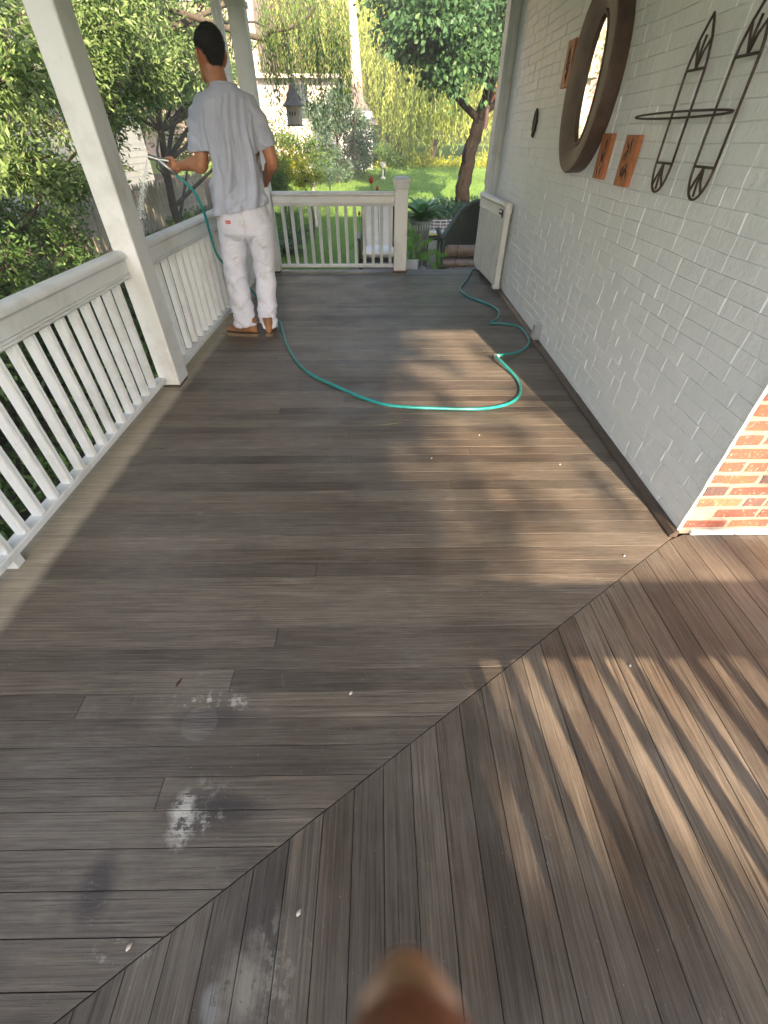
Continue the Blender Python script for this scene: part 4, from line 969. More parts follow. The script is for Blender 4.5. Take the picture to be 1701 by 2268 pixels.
# bare straw coloured twigs
tw = MB(); lp, ld = [], []
for k in range(26):
    p = Vector((-3.9+R_.uniform(-.3, .3), 1.9+R_.uniform(-.3, .5), -.2)); e = p+Vector((R_.uniform(.2, 1.1), R_.uniform(-.5, 1.6), R_.uniform(.3, 1.3))); m_ = p.lerp(e, .5)+Vector((0, 0, .25))
    tw.tube(cat_rom([p, m_, e], 4), .004, 5)
for k in range(18):
    p = Vector((-3.9, 2.4, .75))+Vector((R_.uniform(-.4, .2), R_.uniform(-.6, .8), R_.uniform(-.25, .45)))
    for q in range(9): lp.append(p+Vector((R_.gauss(0, .06), R_.gauss(0, .08), R_.gauss(0, .05)))); ld.append((R_.gauss(0, 1), R_.gauss(0, 1), -.3))
tt = thing('dead_branch', 'dry orange brown twigs tangled in the tall shrub at the left edge', 'branch', (-3.9, 2.1, -.2))
tw.build('twigs', simple('straw twig', (.30, .22, .13), .8), tt); leafcloud('dead_leaves', L['straw'], np.array(lp), np.array(ld), .09, .018, tt)
# rear-left shrubs by the corner and behind the man
cl = scatter(R_, 44, ((-5.4, -2.75), (8.8, 12.5), (1.9, 5.0)), .55, 800)+scatter(R_, 26, ((-5.6, -4.2), (13, 17.5), (.8, 4.2)), .6, 600)+scatter(R_, 16, ((-4.9, -3.75), (16.5, 18.5), (1.2, 4.6)), .5, 600)
plant('leafy_shrub', 'airy green tree rising behind the rear corner post', 'tree', (-4.0, 10.3, -.45), [([(-4.0, 10.3, -.45), (-3.9, 10.2, 1), (-3.5, 10.4, 3.6)], .09, .03), ([(-3.6, 10.3, 2.6), (-2.7, 10.6, 2.9), (-1.7, 11.2, 3.35)], .05, .02)], cl, L['olive'], M['bark2'], (.08, .032), seed=6)

cl = scatter(R_, 95, ((-17, -7.5), (18.5, 23), (1.8, 9.5)), 1.05, 620)
plant('leafy_tree', 'sunlit green tree in front of the pinkish cream house', 'tree', (-11, 21, .1), [([(-11, 21, .1), (-11.2, 21, 3), (-10.8, 21, 7)], .18, .06)], cl, L['mid'], M['bark2'], (.15, .07), seed=24, twr=.01)
def picket_fence(A, B, h, label, n, z0, seed, wd=.085):
    A, B = Vector(A), Vector(B); d = (B-A).normalized(); Ln = (B-A).length; ang = math.atan2(d.y, d.x); r = random.Random(seed)
    t = thing('picket_fence', label, 'fence', A, 'weathered picket fences')
    for zz in (.28, h-.28): 
        R = Matrix.Rotation(ang, 3, 'Z'); MB().box((A+B)/2+Vector((0, 0, zz+z0))+Vector((-d.y, d.x, 0))*.035, (Ln, .035, .08), R).build('fence_rail', M['fencewood'], t)
    hw = wd/2; poly = [(-hw, 0), (hw, 0), (hw, h-.14), (hw*.62, h-.115), (hw*1.0, h-.08), (hw*.55, h-.03), (0, h), (-hw*.55, h-.03), (-hw*1.0, h-.08), (-hw*.62, h-.115), (-hw, h-.14)]
    m0 = MB().prism(poly, -.009, .009, 0, lambda u, v, w_: Vector((u, -w_, v)))
    me = bpy.data.meshes.new('picket'); me.from_pydata([Vector(v) for v in m0.v], [], m0.f); me.materials.append(M['fencewood'])
    for k in range(n):
        inst(me, 'picket', t, A+d*(Ln*(k+.5)/n)+Vector((0, 0, z0+r.uniform(-.012, .012))), (r.uniform(-.015, .015), r.uniform(-.02, .02), ang))
picket_fence((-5.3, 5.0, 0), (-5.0, 15.5, 0), 1.12, 'weathered grey picket fence running along the garden boundary behind the man\'s arm', 90, -.5, 1)
picket_fence((-3.05, .2, 0), (-2.75, 2.3, 0), 1.08, 'weathered grey picket fence tops just outside the left foreground railing', 20, -.52, 2, .09)
ps = thing('fence_panel', 'mossy solid board fence section beyond the pickets behind the man\'s elbow', 'fence', (-4.9, 9, -.5))
for k in range(24):
    y_ = 8.2+k*.15; MB().box((-4.86+.02*(k % 2), y_, .0+.02*math.sin(k*2.1)), (.02, .142, 1.14), ch=.003).build('board', M['fencewood'], ps)

# pale outbuilding and neighbour's house
gb = thing('garage', 'plain pale grey outbuilding glimpsed through the branches left of the man', 'building', (-8.3, 11, -.5))
MB().box((-9.6, 13, 1.0), (3.2, 13.0, 3.0)).build('wall', M['garage'], gb)
for k in range(18): MB().box((-7.992, 13, -.4+k*.165), (.012, 13.0, .150)).build('siding_board', M['garage'], gb)
MB().loft([[Vector((x_, y_, 2.5)) for x_, y_ in ((-11.5, 6.2), (-7.7, 6.2), (-7.7, 19.8), (-11.5, 19.8))], [Vector((x_, y_, 3.7)) for x_, y_ in ((-9.65, 6.2), (-9.55, 6.2), (-9.55, 19.8), (-9.65, 19.8))]]).build('roof', M['shingle'], gb)
nh = thing('neighbour_house', 'sunlit pinkish cream house far behind the trees at the upper left', 'house', (-14, 28, 0))
HY = 27.0
MB().box((-14.8, HY+4, 4.2), (19.4, 8, 9.0)).build('wall', M['stucco'], nh)
MB().loft([[Vector((x_, y_, 8.7)) for x_, y_ in ((-25.2, HY-.5), (-4.4, HY-.5), (-4.4, HY+8.5), (-25.2, HY+8.5))], [Vector((x_, y_, 12)) for x_, y_ in ((-24, HY+3.9), (-5.4, HY+3.9), (-5.4, HY+4.1), (-24, HY+4.1))]]).build('roof', M['shingle'], nh)
for x_ in (-22, -18.5, -15, -11.5, -7.6):
    for z_ in (2.6, 6.4):
        fr = MB(); 
        for dx, dz, sx, sz in ((-.55, 0, .1, 1.7), (.55, 0, .1, 1.7), (0, .8, 1.2, .1), (0, -.85, 1.4, .12), (0, 0, 1.0, .06)): fr.box((x_+dx, HY-.03, z_+dz), (sx, .10, sz))
        f = fr.build('window', M['white'], nh); MB().box((x_, HY-.01, z_), (1.0, .03, 1.55)).build('pane', M['dkglass'], f)
wb = thing('white_annex', 'low white rendered annex in full sun behind the hanging birdhouse', 'building', (-6, 24, 0))
c0, c1 = at(590, 330, 22), at(745, 200, 22)
MB().box(((c0.x+c1.x)/2, 23.5, 1.4), (c1.x-c0.x, 3, c1.z*2-2.2), ch=.01).build('wall', simple('white render', (.50, .45, .42), .8, .06, 2), wb)
MB().box(((c0.x+c1.x)/2, 23.4, c1.z+.35), (c1.x-c0.x+.4, 3.5, .10)).build('roof', simple('pale flat roof', (.4, .36, .32), .8), wb)
pz = at(668, 225, 22); MB().box((pz.x, 21.98, pz.z), (.5, .06, .9)).build('window', M['dkglass'], wb)

# shed with a hipped roof
sh = thing('garden_shed', 'white shed with a dark hipped roof behind the blue green shrub', 'shed', (-2.2, 24, 0))
YS = 23.0; ap = at(786, 203, YS+1.2); er = at(838, 277, YS); el = at(700, 277, YS)
MB().box(((el.x+er.x)/2+.0, YS+1.4, er.z/2+.2), (er.x-el.x-.5, 2.4, er.z+.4), ch=.01).build('wall', simple('shed white', (.62, .64, .66), .7, .08, 3), sh)
e_ = [(el.x, YS), (er.x, YS), (er.x, YS+2.8), (el.x, YS+2.8)]
rings = [[Vector((x_, y_, er.z)) for x_, y_ in e_]]
for f_, zf in ((.25, .30), (.5, .58), (.75, .84), (.93, 1.0)): rings.append([Vector((x_+(((el.x+er.x)/2+.35)-x_)*f_, y_+(YS+1.4-y_)*f_, er.z+(ap.z-er.z)*zf)) for x_, y_ in e_])
MB().loft(rings).build('roof', M['shingle'], sh)
wp = at(702, 322, YS); MB().box((wp.x+.2, YS+.18, wp.z), (.5, .04, .9)).build('window', M['dkglass'], sh)
bt = thing('bare_trunk', 'tall pale bare tree trunk lit by sun above the shed roof', 'tree trunk', (-1.9, 26, 0))
q0, q1 = at(797, 300, 25.5), at(776, -60, 25.5); pl = [Vector((q0.x, 25.5, gz(0, 25)))]+[q0.lerp(q1, k/5) for k in range(1, 6)]
MB().tube(cat_rom(pl, 3), [.30-.012*i for i in range(len(cat_rom(pl, 3)))], 12).build('trunk', M['palebark'], bt, smooth=True)

# blue green shrub
b0 = at(745, 385, 19.5)
def atc(px, py, Y, r, n): p = at(px, py, Y); return ((p.x, p.y+random.uniform(-.4, .4), p.z), (r, r, r*.85), n)
cl = [atc(px+R_.uniform(-12, 12), py+R_.uniform(-10, 10), 19.5+R_.uniform(-.6, .8), R_.uniform(.38, .6), 650) for px, py in
      [(735, 215), (700, 240), (750, 240), (780, 250), (715, 270), (760, 275), (795, 280), (730, 300), (775, 310), (805, 305), (740, 330), (790, 335), (760, 350), (730, 365), (790, 362), (715, 345), (690, 262), (812, 335), (755, 375), (740, 260)]]
gb0 = Vector((b0.x, 19.5, gz(0, 19.5)))
plant('blue_green_shrub', 'rounded blue green shrub standing in front of the white shed', 'shrub', gb0, [([gb0, gb0+Vector((.1, 0, 1)), gb0+Vector((0, 0, 2.6))], .06, .02), ([gb0, gb0+Vector((.6, .1, 1.1)), gb0+Vector((.8, 0, 2.2))], .05, .02)], cl, L['blue'], M['bark2'], (.11, .045), seed=8)

# flowering and mixed bushes along the bed behind the man
specs = [('yellow flowering bush at the left end of the garden bed beside the man\'s elbow', 'yellowg', 12.2, [(610, 340), (625, 360), (650, 352), (640, 375), (618, 392), (660, 372)], .34, 420, (.07, .026)),
         ('mid green bush below the birdhouse', 'mid', 13.8, [(600, 300), (620, 318), (650, 322), (680, 330), (700, 345), (665, 345)], .42, 480, (.075, .03)),
         ('bright yellow leaved bush behind the left end of the rear railing', 'yellowg', 11.2, [(660, 395), (680, 398), (700, 392), (672, 380)], .2, 380, (.05, .022)),
         ('strappy dark green clump beside the man\'s hip', 'mid', 11.5, [(606, 385), (625, 402), (598, 405), (612, 365)], .26, 420, (.16, .014)),
         ('feathery grey green bush at the lawn\'s left edge', 'blue', 15.5, [(705, 395), (720, 385), (735, 392), (750, 382)], .26, 380, (.08, .02)),
         ('green bush under the shed at the back of the lawn', 'mid', 21, [(830, 350), (845, 338), (862, 352), (880, 356), (812, 362)], .38, 420, (.10, .035))]
for i, (lab, lm, Y, pp, r, n, ls) in enumerate(specs):
    cl = [atc(px, py, Y+R_.uniform(-.3, .3), r*R_.uniform(.8, 1.3), n) for px, py in pp]; c = at(pp[0][0]+20, 380, Y); g0_ = Vector((c.x, Y, gz(0, Y)))
    plant('garden_bush', lab, 'bush', g0_, [([g0_, g0_+Vector((.05, 0, .4)), g0_+Vector((0, 0, .8))], .03, .012)], cl, L[lm], M['bark2'], ls, 'bushes along the garden bed', seed=30+i, twr=.005)

# weeping trees at the back
def weeping(label, top, height, rx, ry, ns, seed, leaf='willow', Y=None):
    rng = np.random.default_rng(seed); rr = random.Random(seed); bx, by = top[0], top[1]; bz = gz(bx, by)
    t = thing('weeping_tree', label, 'tree', (bx, by, bz), 'weeping trees at the back of the lawn')
    tb = MB(); tb.tube(cat_rom([(bx, by, bz), (bx+.15, by, bz+height*.4), (bx-.1, by, bz+height*.8)], 4), [.22-.015*i for i in range(9)], 10)
    LP, LD, SZ = [], [], []
    tiers = [(rr.uniform(-1, 1)*rx*.85, rr.uniform(-1, 1)*ry*.85, rr.uniform(.42, 1.0)*height) for _ in range(20)]
    for (tx, ty, tz) in tiers:
        tz = min(tz, height*(1.05-.45*math.hypot(tx/rx, ty/ry)))
        c = Vector((bx+tx, by+ty, bz+tz)); s0 = Vector((bx, by, bz+tz*.6)); tb.tube(cat_rom([s0, s0.lerp(c, .5)+Vector((0, 0, .3)), c], 3), [.06, .055, .05, .04, .035, .03, .02], 6)
        R0 = rr.uniform(.8, 1.5); tt_ = rr.uniform(.2, .8)
        for k in range(ns):
            a = rng.uniform(0, 2*PI); q = math.sqrt(rng.random())*R0; L_ = rng.uniform(.8, 2.6); zs = c.z+.35*(1-(q/R0)**2)*R0
            x0, y0 = c.x+q*math.cos(a), c.y+q*math.sin(a); L_ = min(L_, zs-bz-.1)
            m = int(L_*22)
            if m < 3: continue
            s_ = np.linspace(0, 1, m); P = np.stack([x0+.25*math.cos(a)*np.sqrt(s_)+rng.normal(0, .035, m), y0+.25*math.sin(a)*np.sqrt(s_)+rng.normal(0, .035, m), zs-s_*L_], 1)
            LP.append(P); d = rnd_dir(m, rng)*.55; d[:, 2] -= 1; LD.append(d)
            SZ.append(np.full(m, np.clip(rng.normal(tt_, .18), 0, 1))+rng.normal(0, .12, m))
    LP, LD, SZ = np.concatenate(LP), np.concatenate(LD), np.concatenate(SZ)
    tb.build('trunk', M['bark'], t, smooth=True); leafcloud('crown', L[leaf], LP, LD, .16*rng.uniform(.7, 1.3, len(LP)), .045, t, tint=SZ, rng=rng)
for i, (px, Y, hh, rx, lab) in enumerate(((880, 27, 6.6, 2.2, 'yellow green weeping tree directly right of the shed'), (955, 25.5, 4.6, 2.0, 'lower yellow green weeping tree in the middle of the back border'), (1035, 28, 6.0, 2.4, 'yellow green weeping tree behind the forked maple trunk'), (1130, 27, 6.0, 2.4, 'yellow green weeping tree at the right end of the lawn'), (800, 33, 9.5, 3.0, 'tall pale weeping tree behind the bare trunk'), (690, 32, 10, 3.2, 'tall yellow green weeping tree behind the birdhouse'), (960, 35, 10, 3.4, 'tallest weeping tree at the back above the others'))):
    p = at(px, 330, Y); weeping(lab, (p.x, Y), hh, rx, rx*.7, 34, 60+i)
# maple on the right
mb_ = at(1020, 470, 14.0); mg = Vector((mb_.x, 14.0, gz(0, 14.0)))
fk = at(1062, 268, 14.0); l1 = at(1000, 200, 13.6); l2 = at(962, 130, 13.2); u1 = at(1085, 190, 14.0); u2 = at(1105, 90, 14.0); u3 = at(1130, 0, 14.0); rr1 = at(1110, 210, 14.4); rr2 = at(1150, 120, 14.8)
trunk = [mg, at(1028, 400, 14.0), at(1045, 330, 14.0), fk]
cl = []
for px, py in [(870, 20), (905, 45), (935, 20), (960, 60), (990, 30), (1020, 60), (1050, 30), (1080, 60), (1105, 100), (900, 85), (940, 100), (975, 120), (1010, 105), (1075, 125), (860, -30), (930, -30), (1000, -30), (1070, -30), (1130, 20), (890, 60), (955, 85), (1035, 90), (1000, 140)]:
    cl.append(atc(px+R_.uniform(-8, 8), py+R_.uniform(-8, 8), 13.6+R_.uniform(-1.6, 1.4), R_.uniform(.45, .7), 950))
cl += [((mg.x+R_.uniform(-3, 3), 14+R_.uniform(-3, 3), mg.z+R_.uniform(5.2, 7.5)), (.9, .9, .7), 420) for _ in range(16)]
plant('maple_tree', 'maple with a forked leaning trunk and dark green leaves beside the lawn', 'tree', mg, [(trunk, .20, .155), ([fk, l1, l2, at(930, 60, 12.8)], .08, .03), ([fk, u1, u2, u3, at(1150, -120, 14)], .14, .06), ([fk+Vector((.05, 0, .1)), rr1, rr2], .08, .04)], cl, L['maple'], M['bark3'], (.115, .08), seed=9, droop=.5, twr=.010)
# overhanging branch at the upper centre, hanging birdhouse
bb = thing('hanging_branch', 'drooping thin-leaved branch above the birdhouse', 'branch', (-3.4, 10.4, 3.0))
st_ = [Vector((-3.3, 10.4, 2.9)), at(575, 85, 9.6), at(600, 70, 9.2), at(640, 62, 9.0), at(680, 40, 9.0), at(700, 10, 9.0)]
tb = MB().tube(cat_rom(st_, 5), [.04-.0011*i for i in range(26)], 8); LPs, LDs = [], []
for k in range(170):
    px = R_.uniform(555, 770); py = R_.uniform(-40, 95); p = at(px, py, 9+R_.uniform(-.8, 1.2)); ln = R_.uniform(.3, 1.15)
    P = [p+Vector((R_.gauss(0, .02)+.1*s_, 0, -ln*s_)) for s_ in (0, .35, .7, 1)]; tb.tube(P, .0022, 4, caps=False)
    for q in range(int(ln*34)):
        s_ = R_.random(); LPs.append(p+Vector((.1*s_+R_.gauss(0, .035), R_.gauss(0, .035), -ln*s_))); LDs.append((R_.gauss(0, .6), R_.gauss(0, .6), -1))
tb.build('twigs', M['bark2'], bb, smooth=True); leafcloud('foliage', L['mid'], np.array(LPs), np.array(LDs), .07, .016, bb)
YB = 8.0; ba = at(643, 183, YB); bw = (at(668, 240, YB)-at(632, 240, YB)).x/2; be = at(645, 236, YB).z; bb_ = at(645, 277, YB).z; cx_ = ba.x+.01
bh = thing('birdhouse', 'grey birdhouse with a tall flared conical roof hanging on two wires', 'birdhouse', (cx_, YB, bb_))
def hexr(r_, z, n=6, ph=.25): return [Vector((cx_+r_*math.cos(2*PI*k/n+ph), YB+r_*math.sin(2*PI*k/n+ph), z)) for k in range(n)]
MB().loft([hexr(bw*.92, bb_), hexr(bw*.95, be+.01)]).build('body', M['bhwall'], bh)
MB().loft([hexr(bw*1.06, bb_-.012), hexr(bw*1.06, bb_+.004)]).build('base', M['copper'], bh)
MB().loft([hexr(bw*1.36, be), hexr(bw*1.34, be+.008), hexr(bw*.95, be+.05), hexr(bw*.58, be+.13), hexr(bw*.28, be+.21), hexr(bw*.04, ba.z)]).build('roof', M['copper'], bh)
for dx in (-.035, .0, .035): MB().box((cx_+dx-.01, YB-bw*.93, (bb_+be)/2+.02), (.014, .012, .04), ch=.002).build('entrance', M['blackplastic'], bh)
MB().tube([(cx_, YB, ba.z-.01), (cx_-.03, YB+.3, at(640, 95, YB+.3).z), at(636, 50, YB+.9)], .003, 5).tube([(cx_, YB, ba.z-.01), (cx_+.03, YB+.3, at(648, 95, YB+.3).z), at(652, 50, YB+.9)], .003, 5).build('hanging_wire', M['blackplastic'], bh)

# red leaved tree at far right and hanging feeder
rp = at(1095, 300, 19); cl = [atc(px, py, 19.5, .3, 160) for px, py in [(1092, 215), (1102, 235), (1108, 200)]]
plant('red_leaved_shrub', 'red leaved shrub glimpsed right of the maple trunk', 'shrub', (rp.x, 19.5, gz(0, 19.5)), [([(rp.x, 19.5, gz(0, 19.5)), (rp.x, 19.5, 2.0)], .05, .02)], cl, L['redleaf'], M['bark2'], (.10, .06), seed=12)
fp = at(1077, 262, 12.6); fe = thing('bird_feeder', 'slim dark tube bird feeder hanging beside the maple trunk', 'bird feeder', (fp.x, 12.6, fp.z-.2))
MB().lathe([(.01, .22), (.06, .17), (.045, .165), (.045, -.15), (.07, -.16), (.07, -.18)], (fp.x, 12.6, fp.z), 12).build('tube', M['iron'], fe, smooth=30)
MB().tube([(fp.x, 12.6, fp.z+.2), (fp.x, 12.8, fp.z+1.1)], .004, 5).build('wire', M['iron'], fe)

hz = MB().box((0, 0, 9.7), (1016, 1016, 22.6)).build('haze', None, None); hz['kind'] = 'stuff'; hz['label'] = 'thin haze added over the garden, mostly standing in for lens bloom'
hm_ = bpy.data.materials.new('haze'); hm_.use_nodes = True; hn_ = hm_.node_tree; hn_.nodes.remove(hn_.nodes['Principled BSDF']); hv = hn_.nodes.new('ShaderNodeVolumePrincipled'); hv.inputs['Color'].default_value = (.95, .97, 1, 1); hv.inputs['Density'].default_value = .0042; hn_.links.new(hv.outputs[0], hn_.nodes['Material Output'].inputs['Volume']); hz.data.materials.append(hm_)  # scattering volume added to veil the garden, mostly in place of lens bloom
# woodland beyond (reads as one mass)
rng = np.random.default_rng(5); n = 52000; ang = rng.uniform(-.95, .95, n); R0 = rng.uniform(46, 60, n); hh = 15+3*np.sin(ang*9)+2*np.sin(ang*23)
cl_c = rng.integers(0, 420, n); ca = rng.uniform(-.95, .95, 420); cr_ = rng.uniform(45, 60, 420); cz_ = rng.uniform(.5, 1, 420)*(14+3*np.sin(ca*9))
cxs, cys = cr_*np.sin(ca), cr_*np.cos(ca); off = rnd_dir(n, rng)*rng.uniform(.6, 1.0, (n, 1))*np.array([2.6, 2.6, 2.2])
P = np.stack([cxs[cl_c], cys[cl_c], cz_[cl_c]*rng.uniform(.2, 1, 420)[cl_c]], 1)+off
o = leafcloud('woodland', L['yellowg'] if False else L['mid'], P, rnd_dir(n, rng)+np.array([0, 0, -.3]), .75, .5, None, rng=rng)
tag(o, 'hazy far woodland closing the view behind the garden', 'woodland', kind='stuff')

# trees behind the camera that dapple the sun on the deck
def far_tree(label, base, hgt, clumps, seed, leaf='mid', twr=.012, tw_=10, ls=(.15, .10)):
    base = Vector(base); plant('shade_tree', label, 'tree', base, [([base, base+Vector((.2, 0, hgt*.35)), base+Vector((0, 0, hgt*.75))], .24, .10)], clumps, L[leaf], M['bark'], ls, 'trees on the sunny side of the porch', seed=seed, twigs=tw_, twr=twr)
def sunward(x, y, z, Y): k = (y-Y)/-tos.y; return (x+tos.x*k, Y, z+tos.z*k)
cl = []
for k in range(78):
    r_ = R_.uniform(.45, .75); cl.append((sunward(R_.uniform(-2.5, -.12), R_.uniform(-.6, 4.4), R_.uniform(0, .9), R_.uniform(-13.5, -9.5)), (r_, r_, r_*.8), 560))
for k in range(16):
    r_ = R_.uniform(.32, .42); cl.append((sunward(R_.uniform(-1.0, -.05), R_.uniform(-.5, 1.1), 0, R_.uniform(-12.5, -10)), (r_, r_, r_*.8), 260))
far_tree('broad shade tree in the front garden to the left of the sun', (-.2, -11.5, -.5), 7.0, cl, 15)
cl = []
for x_, y_, r_ in ((.88, 3.7, .10), (.45, 3.5, .18), (.50, 2.95, .17), (.78, 2.40, .11), (.28, 2.45, .17), (.42, 1.85, .14), (.76, 1.72, .10), (1.02, 2.8, .10), (.15, 3.8, .25), (.20, 1.5, .14), (.60, 1.42, .06), (1.15, 1.75, .06)):
    cl.append((sunward(x_, y_, 0, R_.uniform(-12, -9.5)), (r_, r_, r_*.7), int(6+650*r_*r_)))
for x_, y_, z_, r_ in ((.56, -.15, 0, .12), (.10, .62, 0, .10), (.08, .35, 0, .10), (1.55, 1.42, .04, .12), (1.72, 1.42, .42, .08), (1.62, .45, 0, .08)):
    cl.append((sunward(x_, y_, z_, R_.uniform(-10.5, -8.8)), (r_, r_, r_*.7), int(8+1500*r_*r_)))
for i in range(9):
    for j in range(5 if i < 5 else 3 if i < 7 else 2):
        cl.append((sunward(.12+.135*i+R_.uniform(-.04, .04), -.30+.11*j+.01*i+R_.uniform(-.04, .04), 0, R_.uniform(-10.5, -8.8)), (.085, .085, .06), 20))
for x_, y_ in ((.10, .72), (.16, .80), (1.45, .72)):
    cl.append((sunward(x_, y_, 0, R_.uniform(-10.5, -8.8)), (.085, .085, .06), 14))
far_tree('thin young tree in the front garden whose leaves dapple the porch', (4.4, -11.0, -.5), 6.6, cl, 16, twr=.0022, tw_=6, ls=(.11, .08))

# ------------------------------------------------------------------ ground cover, lawn blades
def groundleaves(name, label, mat, n, box, zr, ls, seed, cond=None, cat='ground cover'):
    rng = np.random.default_rng(seed); x = rng.uniform(*box[0], n); y = rng.uniform(*box[1], n)
    k = np.ones(n, bool) if cond is None else cond(x, y); x, y = x[k], y[k]; n = len(x)
    z = -.5+np.clip(np.minimum(y, 34)-9, 0, None)*.055
    patchy = .55+.45*np.sin(x*2.1+1)*np.sin(y*1.7); z2 = z+rng.random(n)**1.2*zr*patchy
    d = rnd_dir(n, rng); d[:, 2] = np.abs(d[:, 2])+.4
    o = leafcloud(name, mat, np.stack([x, y, z2], 1), d, ls[0]*rng.uniform(.6, 1.3, n), ls[1], None, rng=rng); tag(o, label, cat, kind='stuff')
def blades(name, label, n, box, h, seed, cond=None):
    rng = np.random.default_rng(seed); x = rng.uniform(*box[0], n); y = box[1][0]+(box[1][1]-box[1][0])*rng.random(n)**1.3
    k = np.ones(n, bool) if cond is None else cond(x, y); x, y = x[k], y[k]; n = len(x)
    z = -.505+np.clip(y-9, 0, None)*.055; d = rng.normal(size=(n, 3))*.45; d[:, 2] = 1
    o = leafcloud(name, L['grass'], np.stack([x, y, z], 1), d, h*rng.uniform(.5, 1.3, n), .010, None, rng=rng); tag(o, label, 'grass', kind='stuff')
inlawn = lambda x, y: ~((y < 10.3) & (x > -.6)) & ~((x > .9) & (x < 8.5) & (y > 10.3) & (y < 15.2))
blades('grass', 'mown bright green lawn grass behind the rear railing', 150000, ((-3.2, 9), (6.9, 24)), .075, 41, inlawn)
groundleaves('ground_cover', 'dark leafy ground cover around the foot of the maple', L['ivy'], 9000, ((1.0, 6.5), (13.3, 15.2)), .34, (.11, .05), 42)
groundleaves('bed_plants', 'mixed low leaves along the shaded side bed', L['dark'], 26000, ((-5.2, -1.9), (-.5, 13.5)), .35, (.09, .035), 43)
groundleaves('border_plants', 'low bright leaves at the foot of the weeping trees', L['yellowg'], 9000, ((-4, 14), (23.5, 25)), .5, (.12, .05), 44)
# mulch chips
rng = np.random.default_rng(9); n = 9000; x = rng.uniform(.8, 6, n); y = rng.uniform(10.4, 14.4, n); z = -.485+np.clip(y-9, 0, None)*.055
o = leafcloud('mulch_chips', simple('bark chips', (.12, .065, .045), .95, .5, 20), np.stack([x, y, z], 1), rnd_dir(n, rng)*np.array([1, 1, .3]), .06, .03, None, rng=rng); tag(o, 'loose brown bark chips around the maple', 'mulch', kind='stuff')

# hosta rows behind the railing
def rosette(name, label, cat, c, n, L_, W_, mat, seed, arch=.6, group=None, up=1.0, parent=None, seg=6, part='leaf'):
    rr = random.Random(seed); c = Vector(c); t = parent or thing(name, label, cat, c, group)
    for k in range(n):
        a = 2*PI*k/n*2.4+rr.uniform(-.3, .3); out = Vector((math.cos(a), math.sin(a), 0)); el = rr.uniform(.35, 1.25)*up; l = L_*rr.uniform(.7, 1.15); sd_ = Vector((-out.y, out.x, 0))
        P = []; p = c.copy(); e = el
        vs = []
        for s_ in range(seg+1):
            q = s_/seg; wq = W_*math.sin(PI*min(1, q*.92+.06))**.7*.5; up_ = (out*-math.sin(e)+Vector((0, 0, math.cos(e))))
            vs += [p-sd_*wq+up_*wq*.35, p, p+sd_*wq+up_*wq*.35]; p = p+(out*math.cos(e)+Vector((0, 0, math.sin(e))))*l/seg; e -= arch*2.2/seg
        fs = []
        for s_ in range(seg): b = s_*3; fs += [(b, b+1, b+4, b+3), (b+1, b+2, b+5, b+4)]
        m = MB(); m.add(vs, fs); o = m.build(part, mat, t, smooth=True)
        at_ = o.data.attributes.new('tint', 'FLOAT', 'FACE'); at_.data.foreach_set('value', [rr.choice((.2, .35, .5, .7))]*len(o.data.polygons))
    return t
hostas = ['leftmost hosta clump seen through the rear railing', 'second hosta clump from the left behind the rear railing', 'hosta clump near the middle of the rear railing', 'hosta clump by the bed edge left of the white chair']
for i, (px, py, Y) in enumerate(((612, 500, 10.2), (640, 520, 10.0), (625, 470, 11.0), (655, 475, 11.5))):
    p = at(px, py, Y); rosette('hosta', hostas[i], 'plant', (p.x, Y, gz(0, Y)), 18, .42, .15, L['ivy'], 50+i, .7, 'hostas in the bed')

# ------------------------------------------------------------------ garden furniture behind the railing
rc = thing('rocking_chair', 'black rocking chair with ivory seat and back cushions behind the rear railing', 'chair', (0, 8.1, -.5))
YR = 7.9; cxr = at(838, 520, YR).x; seatz = -.02
def bx(name, c, d, mat, parent, Mx=None, ch=.006): return MB().box(c, d, Mx, ch).build(name, mat, parent)
tilt = Matrix.Rotation(rad(-10), 3, 'X')
bx('back_cushion', (cxr, YR+.34, .30), (.46, .10, .62), M['cushion'], rc, tilt, .04)
bx('seat_cushion', (cxr, YR+.02, seatz+.02), (.50, .50, .10), M['cushion'], rc, None, .04)
bx('seat', (cxr, YR+.02, seatz-.06), (.54, .54, .04), M['blackwood'], rc)
for sx in (-1, 1):
    bx('armrest', (cxr+sx*.31, YR+.02, .20), (.075, .56, .028), M['blackwood'], rc, None, .01)
    for yy, hh in ((-.20, .70), (.24, .70)):
        MB().tube([(cxr+sx*.29, YR+yy, -.45), (cxr+sx*.29, YR+yy, -.2), (cxr+sx*.29, YR+yy, .02), (cxr+sx*.29, YR+yy, .19)], [.018, .026, .02, .024], 10).build('leg', M['blackwood'], rc, smooth=True)
    bx('back_post', (cxr+sx*.25, YR+.37, .20), (.035, .04, .80), M['blackwood'], rc, tilt)
    MB().tube([(cxr+sx*.29, YR-.42, -.40), (cxr+sx*.29, YR-.2, -.465), (cxr+sx*.29, YR+.1, -.48), (cxr+sx*.29, YR+.4, -.455), (cxr+sx*.29, YR+.62, -.38)], .02, 8).build('rocker', M['blackwood'], rc, smooth=True)
for k in range(6): bx('back_slat', (cxr-.19+.076*k, YR+.40, .24), (.035, .014, .70), M['blackwood'], rc, tilt, .003)
bx('head_rail', (cxr, YR+.45, .60), (.54, .03, .07), M['blackwood'], rc, tilt)
bx('apron', (cxr, YR-.23, seatz-.13), (.52, .02, .07), M['blackwood'], rc)

